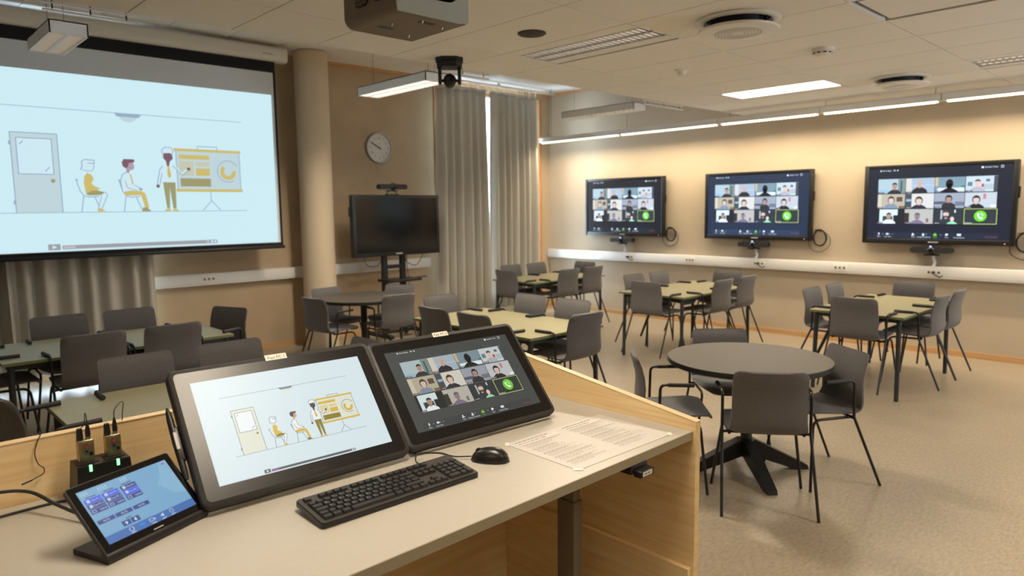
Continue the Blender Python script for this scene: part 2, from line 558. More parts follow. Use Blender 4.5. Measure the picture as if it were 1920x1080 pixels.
for ix in range(len(gx) - 1):
    for iy in range(len(gy) - 1):
        if (ix, iy) in LUM: continue
        x0, x1, y0, y1 = gx[ix], gx[ix + 1], gy[iy], gy[iy + 1]
        if x1 < XL or y1 < YF: continue
        key = round(y1 - y0, 3)
        if key not in tile_mesh:
            me = MB().box(0.004, x1 - x0 - .004, 0.004, y1 - y0 - .004, 0, 0.025).mesh('ceiling_tile')
            me.materials.append(MATS['ceiling_white']); tile_mesh[key] = me
        obj('ceiling_tile', tile_mesh[key], None, ceil, (x0, y0, ZC))
# upper ceiling zone towards the windows
up = struct(MB().box(XL, XR, YE - .03, YB, ZU + .02, ZU + .06).build('ceiling', 'ceiling_void'), 'higher white ceiling strip along the window wall', 'ceiling')
ume = None
for i in range(18):
    for j in range(3):
        if ume is None:
            ume = MB().box(.003, PX - .003, .003, 1.183 - .003, 0, .02).mesh('ceiling_tile'); ume.materials.append(MATS['ceiling_white'])
        x0 = 8.85 - PX * (i + 1)
        obj('ceiling_tile', ume, None, up, (x0, YE + 1.183 * j, ZU))

def luminaire(ix, iy, kind):
    x0, x1, y0, y1 = gx[ix], gx[ix + 1], gy[iy], gy[iy + 1]
    lab = {(4.1, 3.5): 'recessed louvre luminaire behind the black ceiling speaker disc', (7.2, 3.5): 'brightly lit recessed ceiling panel near the lamp line',
           (4.8, 1.2): 'loose ceiling panel with dark blue gaps at the top right of the picture', (7.2, 1.2): 'recessed louvre luminaire at the right edge above the lamp line',
           (1.0, 3.5): 'recessed luminaire over the table behind the lectern', (1.0, 1.2): 'recessed luminaire above the lectern', (1.6, -1.2): 'recessed luminaire behind the camera on the left',
           (4.8, -1.2): 'recessed luminaire behind the camera in the middle', (-1.6, -.2): 'recessed luminaire beside the left wall'}
    label = [v for k, v in lab.items() if cell(*k) == (ix, iy)][0]
    t = thing('ceiling_luminaire', label, 'ceiling lamp', ((x0 + x1) / 2, (y0 + y1) / 2, ZC), 0, 'recessed ceiling luminaires')
    w = (x1 - x0) / 2; h = (y1 - y0) / 2
    MB().box(-w, w, -h, h, 0.022, 0.028).build('backing', 'dark_groove', t)
    if kind == 'panel':
        MB().rbox(-w + .06, w - .14, -h + .03, h - .06, 0.0, 0.012, .004).build('diffuser', 'panel_glow', t)
        f = MB(); f.box(-w + .01, -w + .05, -h + .01, h - .01, 0, .015).box(w - .13, w - .01, -h + .01, h - .01, 0, .015)
        f.box(-w + .05, w - .13, h - .055, h - .01, 0, .015).box(-w + .05, w - .13, -h + .01, -h + .025, 0, .015)
        f.build('frame', 'ceiling_white', t)
        area_light('lamp', t, (-.04, 0, -.01), .4, 1.0, P_CEIL * .42, spread=165)
    elif kind == 'gap':
        MB().box(-w + .035, w - .035, -h + .035, h - .035, 0.004, .012).build('panel', 'ceiling_white', t)
    else:
        a0, a1 = -w + .16, w - .17
        MB().box(a0, a1, -h + .02, h - .02, 0.012, 0.018).build('reflector', 'louvre_glow', t)
        f = MB(); f.box(a0 - .012, a0, -h + .02, h - .02, -.002, .018).box(a1, a1 + .012, -h + .02, h - .02, -.002, .018)
        f.box((a0 + a1) / 2 - .006, (a0 + a1) / 2 + .006, -h + .02, h - .02, -.002, .014)
        f.build('frame', 'grey_enamel', t)
        s = MB()
        n = 24
        for i in range(n):
            yy = -h + .03 + (2 * h - .06) * i / (n - 1)
            s.box(a0, a1, yy - .0015, yy + .0015, 0.0, .014)
        o = s.build('louvre', 'brushed_aluminium', t); o['kind'] = 'stuff'
        MB().box(a1 + .016, w - .034, -h + .006, h - .006, 0, .02).build('filler_panel', 'ceiling_white', t)
        MB().box(-w + .004, a0 - .016, -h + .006, h - .006, 0, .02).build('filler_panel', 'ceiling_white', t)
        if kind == 'rear':
            area_light('lamp', t, (0, 0, -.012), .28, 1.0, P_REAR_FILL * (1 if x0 > 3 else .3 if x0 > 0 else .3), spread=140)  # the one by the left wall is added to brighten the lectern's side panel
        elif kind == 'desk':
            area_light('lamp', t, (0, 0, -.012), .28, 1.0, P_DESK, spread=140)
        elif kind == 'louvre_hidden':
            area_light('lamp', t, (0, 0, -.012), .28, 1.0, P_CEIL * .27, spread=140)
        elif y0 < 2:
            area_light('lamp', t, (0, 0, -.012), .28, 1.0, P_CEIL * .2, spread=140)
        else:
            area_light('lamp', t, (0, 0, -.012), .28, 1.0, P_CEIL * 1.42, spread=150)
for (ix, iy), k in LUM.items():
    luminaire(ix, iy, k)

# lamp line in front of the right wall
LX, LZ = 8.36, 2.74
t = thing('linear_lamp', 'long suspended white lamp line in front of the right wall', 'lamp', (LX, 0, LZ))
joints = [8.03, 6.42, 4.81, 3.50, 2.25, 1.0, -0.25, -1.5]
for a, b in zip(joints[:-1], joints[1:]):
    MB().box(-.045, .045, b + .004, a - .004, 0.012, .085).build('housing', 'white_enamel', t)
    MB().box(-.036, .036, b + .05, a - .05, 0, .013).build('diffuser', 'tube_glow', t)
    s = MB()
    k = int((a - b) / .05)
    for i in range(k):
        yy = b + .05 + (a - b - .1) * i / (k - 1)
        s.box(-.038, .038, yy - .001, yy + .001, -.008, .001)
    o = s.build('louvre', 'brushed_aluminium', t); o['kind'] = 'stuff'
    area_light('lamp', t, (0, (a + b) / 2, -.014), .06, a - b - .1, P_WALL * (a - b) / 1.5, col=WARM_WALL, spread=158)
for yy in (7.8, 6.3, 4.66, 3.45, 2.32, .9, -.3, -1.4):
    zt = (ZU if yy > YE else ZC) - LZ
    MB().tube([(0, yy, .085), (0, yy, zt)], .0025, 6).build('suspension_wire', 'charcoal_steel', t)

# three hanging lamps in the high zone
def hanging(x0, x1, y0, y1, label, lit):
    t = thing('hanging_lamp', label, 'lamp', ((x0 + x1) / 2, (y0 + y1) / 2, 2.90), 0, 'hanging louvre lamps along the window wall')
    w = (x1 - x0) / 2; h = (y1 - y0) / 2
    b = MB(); b.box(-w, -w + .008, -h, h, 0, .088).box(w - .008, w, -h, h, 0, .088).box(-w, w, -h, -h + .008, 0, .088).box(-w, w, h - .008, h, 0, .088).box(-w, w, -h, h, .08, .088)
    b.build('housing', 'white_enamel', t)
    MB().box(-w + .02, w - .02, -h + .02, h - .02, .02, .024).build('reflector', 'louvre_bright' if lit else 'louvre_glow', t)
    s = MB()
    for i in range(16):
        yy = -h + .03 + (2 * h - .06) * i / 15
        s.box(-w + .01, w - .01, yy - .002, yy + .002, .002, .02)
    s.box(-.008, .008, -h + .01, h - .01, .002, .02)
    o = s.build('louvre', 'white_enamel', t); o['kind'] = 'stuff'
    for yy in (-h + .12, h - .12):
        MB().tube([(0, yy, .088), (0, yy, ZU - 2.90)], .002, 6).build('suspension_wire', 'charcoal_steel', t)
    if lit:
        area_light('lamp', t, (0, 0, -.004), w * 1.6, h * 1.8, P_HANG, col=(1, .86, .66), spread=150)
hanging(1.10, 1.33, 5.57, 6.30, 'unlit white louvre lamp hanging before the projection screen', False)
hanging(4.05, 4.30, 5.38, 6.57, 'lit white louvre lamp hanging behind the dome camera', True)
hanging(7.17, 7.42, 5.30, 6.50, 'unlit white louvre lamp hanging above the lamp line', False)

# short rails below the ceiling edge beside each hanging lamp
for x0, x1, lab in ((.92, 1.4, 'short double rail under the ceiling edge above the projection screen'), (3.7, 4.3, 'short double rail under the ceiling edge behind the dome camera'), (6.65, 7.45, 'short double rail under the ceiling edge near the lamp line')):
    t = thing('ceiling_rail', lab, 'rail', ((x0 + x1) / 2, YE + .03, ZC - .05), 0, 'rails below the ceiling edge')
    w = (x1 - x0) / 2
    MB().box(-w, w, -.012, .012, 0, .008).build('rail', 'white_enamel', t)
    MB().box(-w, w, -.012, .012, .04, .05).build('rail', 'white_enamel', t)
    for xx in (-w * .8, 0, w * .8):
        MB().tube([(xx, 0, .0), (xx, 0, .10)], .004, 6).build('hanger_rod', 'charcoal_steel', t)

# ------------------------------------------------------------------ ceiling devices
def diffuser(x, y, label):
    t = thing('air_diffuser', label, 'air vent', (x, y, ZC), 0, 'round ceiling air diffusers')
    MB().lathe([(.255, 0), (.262, -.012), (.25, -.022), (.215, -.022), (.2, 0)], 40).build('collar', 'white_enamel', t, 40)
    MB().lathe([(.16, 0), (.16, -.06)], 32).build('throat', 'charcoal_steel', t, 40)
    MB().lathe([(.0, -.062), (.235, -.062), (.255, -.070), (.25, -.082), (.2, -.088), (0, -.09)], 48).build('plate', 'white_enamel', t, 40)
    s = MB()
    for r in (.04, .06, .08, .1, .12, .14):
        s.lathe([(r, -.0895), (r + .004, -.0905), (r + .008, -.0895)], 40, None, False)
    o = s.build('ring_pattern', 'grey_enamel', t, 40)
    for k in range(3):
        a = k * 2.1 + .5
        MB().box(.17, .2, -.005, .005, -.064, -.015, Matrix.Rotation(a, 4, 'Z')).build('spacer', 'black_steel', t)
diffuser(4.31, 2.36, 'large round white air diffuser in front of the louvre luminaire')
diffuser(7.45, 2.38, 'smaller looking round white air diffuser near the lamp line')
t = thing('ceiling_speaker', 'flat black speaker disc set in the ceiling', 'speaker', (3.55, 3.49, ZC))
MB().lathe([(.098, 0), (.1, -.006), (.09, -.012), (0, -.012)], 36).build('rim', 'black_plastic', t, 40)
MB().lathe([(.086, -.0125), (.05, -.016), (0, -.017)], 36).build('grille', 'rubber', t, 40)
t = thing('smoke_detector', 'white round smoke detector with slots on the ceiling', 'smoke detector', (5.6, 2.35, ZC))
MB().lathe([(.085, 0), (.085, -.022), (.075, -.025)], 32).build('base', 'white_plastic', t, 40)
MB().lathe([(.07, -.025), (.07, -.04), (.045, -.06), (0, -.062)], 32).build('cap', 'white_plastic', t, 40)
sl = MB()
for k in range(10):
    sl.box(.064, .0712, -.012, .012, -.042, -.032, Matrix.Rotation(k * PI / 5, 4, 'Z'))
sl.build('slots', 'charcoal_steel', t)
t = thing('motion_sensor', 'small white domed motion sensor on the ceiling', 'sensor', (5.49, 3.54, ZC))
MB().lathe([(.065, 0), (.065, -.008), (.05, -.012)], 28).build('base', 'white_plastic', t, 40)
MB().lathe([(.045, -.012)] + [(.042 * math.cos(a), -.02 - .034 * math.sin(a)) for a in [i * PI / 16 for i in range(9)]], 28).build('dome', 'white_plastic', t, 40)

# dome (pan tilt) camera
t = thing('ptz_camera', 'black pan tilt camera hanging from the ceiling', 'camera', (3.63, 4.5, ZC), math.radians(-40))
MB().slab([(.11, -.05), (.11, .05), (.06, .1), (-.06, .1), (-.11, .05), (-.11, -.05), (-.06, -.1), (.06, -.1)][::-1], -.028, 0).build('ceiling_plate', 'black_plastic', t)
MB().slab([(.1, -.045), (.1, .045), (.055, .085), (-.055, .085), (-.1, .045), (-.1, -.045), (-.055, -.085), (.055, -.085)][::-1], -.075, -.028).build('base', 'black_plastic', t)
for sx in (-1, 1):
    MB().rbox(sx * .078 - .014, sx * .078 + .014, -.035, .035, -.205, -.07, .008).build('yoke_arm', 'black_plastic', t, 50)
hd = MB()
hd.lathe([(.052 * math.cos(a), .052 * math.sin(a)) for a in [-PI / 2 + i * PI / 12 for i in range(13)]], 24, Matrix.Translation((0, 0, -.175)) @ Matrix.Diagonal((1, 1, 1.1, 1)))
hb = hd.build('camera_head', 'black_plastic', t, 60)
MB().lathe([(.0, -.062), (.03, -.062), (.034, -.04), (.034, 0)], 24, Matrix.Translation((0, 0, -.175)) @ Matrix.Rotation(PI / 2, 4, 'X') @ Matrix.Diagonal((1, 1, -1, 1))).build('lens', 'black_gloss', hb, 50)
MB().tube([(-.066, 0, -.175), (.066, 0, -.175)], .012, 12).build('pivot', 'black_plastic', t)
MB().lathe([(0, 0), (.004, 0), (.004, .003), (0, .003)], 12, Matrix.Translation((-.055, -.0665, -.05)) @ Matrix.Rotation(PI / 2, 4, 'X') @ Matrix.Rotation(0, 4, 'Y')).build('status_light', 'led_white', t)

# projector in its ceiling cage
t = thing('projector', 'grey brown boxed projector hanging from the ceiling', 'projector', (2.11, 2.95, 2.60))
hx, hy, hz = .213, .222, .26
prof = [(-hx, hz), (-hx, .05)] + arc(-hx + .05, .05, .05, .05, 180, 270, 6)[1:] + [(hx - .02, 0), (hx, .02), (hx, hz)]
th = .004
pv = MB()
inner = [(p[0] * .975, p[1] * .96 + .006) for p in prof]
n = len(prof)
vs = [(p[0], y, p[1]) for y in (-hy, hy) for p in prof] + [(p[0], y, p[1]) for y in (-hy, hy) for p in inner]
fs = []
for i in range(n - 1):
    fs += [(i, i + 1, n + i + 1, n + i), (2 * n + i, 3 * n + i, 3 * n + i + 1, 2 * n + i + 1), (i, 2 * n + i, 2 * n + i + 1, i + 1), (n + i, n + i + 1, 3 * n + i + 1, 3 * n + i)]
pv.add(vs, fs)
pv.build('wrap_shell', 'projector_brown', t, 40)
# pale rear plate with an oval opening
def plate(y0, y1, opening):
    b = MB()
    out = [(-hx, 0.28), (-hx, .05)] + arc(-hx + .05, .05, .05, .05, 180, 270, 6)[1:] + arc(hx - .03, .03, .03, .03, 270, 360, 6) + [(hx, .28)]
    if not opening:
        return b.add([(p[0], y0, p[1]) for p in out] + [(p[0], y1, p[1]) for p in out], [tuple(range(len(out))), tuple(range(2 * len(out) - 1, len(out) - 1, -1))] + [(i, (i + 1) % len(out), len(out) + (i + 1) % len(out), len(out) + i) for i in range(len(out))])
    m = 32
    cx, cz = .01, .145
    ring_in = []; ring_out = []
    for i in range(m):
        a = 2 * PI * i / m
        c, s = math.cos(a), math.sin(a)
        ring_in.append((cx + .13 * math.copysign(abs(c) ** .5, c), cz + .06 * math.copysign(abs(s) ** .6, s)))
        k = min((hx - cx) / c if c > 1e-6 else 9, (-hx - cx) / c if c < -1e-6 else 9, (.28 - cz) / s if s > 1e-6 else 9, -cz / s if s < -1e-6 else 9)
        ring_out.append((cx + c * k, cz + s * k))
    vs = []; fs = []
    for y in (y0, y1):
        vs += [(p[0], y, p[1]) for p in ring_in] + [(p[0], y, p[1]) for p in ring_out]
    for i in range(m):
        j = (i + 1) % m
        fs += [(i, j, m + j, m + i), (2 * m + i, 3 * m + i, 3 * m + j, 2 * m + j), (i, 2 * m + i, 2 * m + j, j), (m + i, m + j, 3 * m + j, 3 * m + i)]
    return b.add(vs, fs)
plate(-hy - .006, -hy + .002, True).build('rear_plate', 'projector_pale', t)
plate(hy - .002, hy + .004, False).build('front_plate', 'projector_pale', t)
MB().rbox(-.15, .16, -.16, .17, .06, .22, .02).build('projector_body', 'black_plastic', t, 50)
MB().lathe([(.045, 0), (.045, .03), (.035, .035), (0, .028)], 24, Matrix.Translation((.05, hy + .002, .15)) @ Matrix.Rotation(-PI / 2, 4, 'X')).build('lens', 'black_gloss', t, 50)
for yy in (-.1, .06):
    g = MB().slab(rrect(-.055, -.06, .055, .06, .03), 0, .006, Matrix.Translation((-hx - .001, yy, .13)) @ Matrix.Rotation(-PI / 2, 4, 'Y') @ Matrix.Rotation(PI / 2, 4, 'Z'))
    go = g.build('side_grille', 'black_plastic', t)
    sb = MB()
    for i in range(7):
        sb.box(-hx - .011, -hx - .007, yy - .045 + i * .015 - .0025, yy - .045 + i * .015 + .0025, .08, .18)
    for i in range(6):
        sb.box(-hx - .011, -hx - .007, yy - .05, yy + .05, .083 + i * .018, .087 + i * .018)
    so = sb.build('grille_bars', 'projector_brown', go); so['kind'] = 'stuff'
vb = MB()
for i in range(5):
    vb.box(-.02 + i * .02, -.009 + i * .02, -.15, -.12, -.0015, .001)
vb.build('vent_slots', 'black_plastic', t)
vb = MB()
for i in range(5):
    vb.box(-.12 + i * .018, -.108 + i * .018, .05, .085, -.0015, .001)
vb.build('vent_slots', 'dark_groove', t)
for x, y in ((-.1, -.02), (-.02, -.16), (.13, -.12), (.1, .12)):
    MB().lathe([(.006, .002), (.006, -.004), (.003, -.014), (0, -.014)], 10, Matrix.Translation((x, y, 0))).build('screw', 'brushed_aluminium', t)
MB().tube(spline([(.05, -.19, .2), (.08, -.195, .14), (.12, -.19, .13), (.14, -.18, .22)]), .004, 6).build('cable', 'white_plastic', t)
MB().lathe([(.025, .22), (.025, .30)], 16).build('ceiling_pole', 'grey_enamel', t, 40)

# ------------------------------------------------------------------ slide picture shared by the pen display and the projection
def slide(p, pal):
    BG, LN, YL, OL, CR, SK, DK, WH, BAR, PK = pal
    w = .045
    p.rect(0, 0, 16, 9, BG, 0)
    p.line([(2.0, 7.2), (14.0, 7.2)], w * .7, LN, 1)
    p.poly([(7.2, 7.2), (8.55, 7.2), (8.4, 7.02), (7.35, 7.02)], LN, 1)
    p.poly(arc(7.87, 7.02, .42, .26, 180, 360, 10), CR, 2)
    p.line([(1.9, 1.98), (14.1, 1.98)], w * .7, LN, 1)
    # door
    p.rect(2.55, 2.0, 4.52, 5.92, CR, 1)
    p.line([(2.55, 2.0), (2.55, 5.92), (4.52, 5.92), (4.52, 2.0)], w, LN, 2)
    p.rect(2.78, 3.9, 4.26, 5.66, WH, 2)
    p.line([(2.78, 3.9), (2.78, 5.66), (4.26, 5.66), (4.26, 3.9), (2.78, 3.9)], w, LN, 3)
    p.line([(2.9, 5.35), (3.05, 5.5)], w, LN, 3); p.line([(3.9, 4.05), (4.1, 4.25)], w, LN, 3)
    p.ell(4.2, 3.58, .1, .1, OL, 2, n=12)
    p.rect(2.47, 5.3, 2.54, 5.5, LN, 2); p.rect(2.47, 2.4, 2.54, 2.6, LN, 2)
    # chairs
    for cx in (0, 2.0):
        p.line([(5.3 + cx, 3.62), (5.2 + cx, 3.7), (5.35 + cx, 3.1), (5.5 + cx, 2.85), (5.75 + cx, 2.77), (6.2 + cx, 2.8)], w, LN, 2)
        p.line([(5.5 + cx, 2.8), (5.36 + cx, 2.0)], w, LN, 2)
        p.line([(6.0 + cx, 2.8), (6.28 + cx, 2.0)], w, LN, 2)
    # woman
    p.poly([(5.5, 4.28), (5.55, 4.6), (5.75, 4.7), (6.1, 4.66), (6.08, 4.5), (5.98, 4.5), (6.0, 4.25), (5.9, 4.1), (5.75, 4.15), (5.45, 4.2)], WH, 4)
    p.line([(5.45, 4.2), (5.53, 4.35), (5.52, 4.6), (5.65, 4.7), (6.1, 4.68), (6.1, 4.52), (5.8, 4.52)], w, LN, 5)
    p.line([(6.05, 4.52), (6.08, 4.3), (5.95, 4.12), (5.75, 4.12), (5.45, 4.2)], w * .8, LN, 5)
    p.poly([(5.62, 2.9), (5.55, 3.5), (5.6, 3.85), (5.75, 4.03), (5.95, 3.9), (6.02, 3.68), (5.9, 3.5), (6.0, 3.35), (6.3, 3.22), (6.1, 3.1), (5.9, 3.0)], YL, 4)
    p.poly([(5.6, 2.93), (5.85, 3.08), (6.15, 3.12), (6.5, 3.02), (6.3, 2.88), (5.75, 2.85)], OL, 5)
    p.poly([(6.3, 2.9), (6.5, 3.05), (6.6, 2.9), (6.3, 2.15), (6.15, 2.15), (6.35, 2.75)], WH, 4)
    p.line([(6.5, 3.05), (6.62, 2.9), (6.3, 2.15)], w * .8, LN, 5); p.line([(6.33, 2.85), (6.12, 2.15)], w * .8, LN, 5)
    p.poly([(6.1, 2.18), (6.2, 2.2), (6.5, 2.03), (6.1, 2.0)], YL, 5)
    # seated man
    p.poly([(7.4, 4.6), (7.5, 4.8), (8.0, 4.8), (8.05, 4.68), (7.95, 4.62), (7.75, 4.6), (7.7, 4.4), (7.6, 4.3), (7.45, 4.4)], DK, 5)
    p.poly([(7.6, 4.3), (7.72, 4.6), (7.95, 4.62), (8.02, 4.4), (7.95, 4.25), (7.8, 4.22), (7.7, 4.0), (7.6, 4.1)], SK, 4)
    p.poly([(7.35, 3.05), (7.3, 3.6), (7.4, 3.95), (7.6, 4.1), (7.8, 4.0), (7.95, 3.5), (8.0, 3.35), (8.3, 3.18), (7.9, 3.05)], WH, 4)
    p.line([(7.35, 3.05), (7.28, 3.6), (7.38, 3.95), (7.6, 4.1)], w, LN, 5)
    p.line([(7.5, 3.65), (7.62, 3.25), (8.05, 3.15)], w * .8, LN, 5); p.line([(7.95, 3.42), (8.3, 3.22)], w * .8, LN, 5)
    p.poly([(7.75, 4.0), (7.82, 4.0), (7.92, 3.5), (7.85, 3.42)], YL, 5)
    p.poly([(7.38, 3.05), (7.75, 3.12), (8.3, 3.1), (8.48, 2.95), (8.62, 2.2), (8.42, 2.15), (8.25, 2.88), (7.5, 2.85)], YL, 5)
    p.poly([(8.28, 2.2), (8.5, 2.22), (8.72, 2.0), (8.28, 2.0)], OL, 6); p.ell(8.25, 3.2, .1, .07, SK, 6, n=10)
    # presenter
    p.poly([(9.5, 5.1), (9.45, 5.35), (9.6, 5.5), (9.95, 5.5), (10.05, 5.35), (10.0, 5.1)], WH, 4)
    p.line([(9.5, 5.1), (9.45, 5.35), (9.6, 5.52), (9.95, 5.52), (10.06, 5.35), (10.0, 5.12)], w, LN, 5)
    p.poly([(9.55, 5.2), (9.9, 5.22), (10.0, 5.1), (10.02, 4.9), (9.85, 4.75), (9.8, 4.5), (9.68, 4.5), (9.65, 4.75), (9.5, 4.95)], DK, 6)
    p.poly([(9.35, 4.4), (9.55, 4.55), (9.9, 4.55), (10.15, 4.4), (10.1, 3.6), (9.4, 3.6)], WH, 4)
    p.line([(9.45, 4.5), (9.3, 4.3), (9.12, 3.5)], w, LN, 5); p.line([(9.4, 4.1), (9.25, 3.45)], w, LN, 5)
    p.poly([(9.15, 3.5), (9.26, 3.5), (9.4, 4.1), (9.35, 4.4), (9.25, 4.2)], WH, 4)
    p.line([(10.0, 4.52), (10.2, 4.3), (10.5, 4.0), (10.8, 4.28)], w, LN, 8)
    p.poly([(10.05, 4.42), (10.2, 4.35), (10.45, 4.02), (10.78, 4.3), (10.72, 4.36), (10.45, 4.15), (10.15, 4.5)], WH, 7)
    p.ell(10.84, 4.36, .1, .09, DK, 8, n=12); p.ell(9.15, 3.38, .09, .1, DK, 6, n=12)
    p.poly([(9.7, 4.5), (9.8, 4.5), (9.88, 3.95), (9.78, 3.82), (9.68, 3.95)], YL, 6)
    p.poly([(9.42, 3.6), (10.08, 3.6), (10.05, 2.15), (9.88, 2.15), (9.76, 3.3), (9.7, 2.15), (9.55, 2.15)], OL, 6)
    p.poly([(9.42, 2.0), (9.5, 2.12), (9.72, 2.14), (9.75, 2.0)], YL, 7); p.poly([(9.86, 2.0), (9.86, 2.14), (10.05, 2.12), (10.2, 2.0)], YL, 7)
    # flip chart
    p.rect(10.2, 3.2, 13.8, 5.4, CR, 3)
    p.line([(10.2, 5.4), (10.2, 3.2)], w, LN, 4); p.line([(13.8, 5.4), (13.8, 3.2)], w, LN, 4)
    p.rect(10.1, 5.35, 13.88, 5.5, YL, 5); p.rect(10.1, 3.08, 13.9, 3.24, YL, 5)
    p.line([(11.4, 5.5), (11.4, 5.66), (12.5, 5.66), (12.5, 5.5)], w, LN, 4)
    p.rect(10.34, 4.92, 12.02, 5.16, YL, 5)
    LY = tuple((a + b) / 2 for a, b in zip(YL, CR))
    p.rect(10.34, 4.0, 11.12, 4.8, LY, 5); p.rect(11.24, 4.52, 12.02, 4.78, LY, 5); p.rect(11.24, 4.0, 12.02, 4.42, YL, 5)
    p.rect(10.36, 3.38, 12.05, 3.84, OL, 5)
    p.line(arc(13.08, 4.28, .62, .62, 30, 300, 26), w, LN, 4)
    p.poly(arc(13.08, 4.25, .46, .46, 130, 370, 22) + arc(13.08, 4.25, .24, .24, 370, 130, 22), YL, 5)
    p.line([(12.0, 3.08), (12.02, 2.57), (11.55, 2.05)], w, LN, 3); p.line([(12.02, 2.57), (12.5, 2.05)], w, LN, 3)
    # player bar
    p.rect(3.74, .08, 4.28, .38, BAR, 2)
    p.poly([(3.93, .14), (4.13, .23), (3.93, .32)], WH, 3)
    p.rect(4.36, .1, 12.22, .3, BAR, 2); p.rect(4.42, .14, 4.95, .26, PK, 3)
    p.rect(11.6, .14, 11.75, .26, PK, 3); p.rect(11.85, .14, 11.98, .26, WH, 3); p.rect(12.05, .14, 12.15, .26, WH, 3)

PAL_DISPLAY = (rgb(216, 232, 237), rgb(120, 130, 140), rgb(214, 180, 62), rgb(138, 124, 44), rgb(222, 226, 210), rgb(196, 160, 140), rgb(72, 62, 60), rgb(232, 240, 244), rgb(86, 92, 98), rgb(170, 90, 160))
PAL_PROJ = (rgb(204, 235, 243), rgb(150, 172, 196), rgb(204, 186, 110), rgb(158, 154, 112), rgb(190, 212, 218), rgb(176, 154, 172), rgb(124, 92, 104), rgb(206, 232, 242), rgb(158, 158, 166), rgb(190, 186, 190))

# ------------------------------------------------------------------ meeting picture shared by the pen display and the wall screens
def person(p, cx, cy, r, skin, hair, body, style, l=2):
    p.poly([(max(0.02, cx - 2.0 * r), .02), (cx - 1.75 * r, cy - 1.75 * r if cy - 1.75 * r > .05 else .06), (cx - .9 * r, cy - 1.2 * r), (cx - .35 * r, cy - 1.0 * r), (cx + .35 * r, cy - 1.0 * r), (cx + .9 * r, cy - 1.2 * r), (cx + 1.75 * r, cy - 1.75 * r if cy - 1.75 * r > .05 else .06), (min(3.28, cx + 2.0 * r), .02)], body, l)
    if style == 'long':
        p.poly(arc(cx, cy + .08 * r, .98 * r, 1.12 * r, -50, 230, 20), hair, l + 1)
    if style == 'shadow':
        p.ell(cx, cy, .82 * r, 1.15 * r, hair, l + 1)
        p.rect(cx - .5 * r, .03, cx + .5 * r, cy, hair, l + 1)
        return
    p.rect(cx - .3 * r, cy - 1.25 * r, cx + .3 * r, cy - .6 * r, tuple(c * .8 for c in skin[:3]) + (1,), l + 1.5)
    p.ell(cx, cy, .72 * r, .95 * r, skin, l + 2)
    if style != 'bald':
        p.poly(arc(cx, cy + .25 * r, .78 * r, .8 * r, 10, 170, 14) + [(cx - .6 * r, cy + .42 * r), (cx + .1 * r, cy + .55 * r), (cx + .62 * r, cy + .38 * r)], hair, l + 3)
    if style == 'beard':
        p.poly(arc(cx, cy - .25 * r, .62 * r, .72 * r, 190, 350, 12), hair, l + 3)
    dk = tuple(c * .35 for c in skin[:3]) + (1,)
    for s in (-1, 1):
        p.ell(cx + s * .27 * r, cy + .12 * r, .1 * r, .06 * r, dk, l + 4, n=8)
    p.poly([(cx - .07 * r, cy - .15 * r), (cx + .07 * r, cy - .15 * r), (cx, cy + .05 * r)], tuple(c * .82 for c in skin[:3]) + (1,), l + 4)
    p.poly(arc(cx, cy - .38 * r, .25 * r, .14 * r, 180, 360, 8), tuple([min(1, skin[0] * .8), skin[1] * .55, skin[2] * .55, 1]), l + 4)

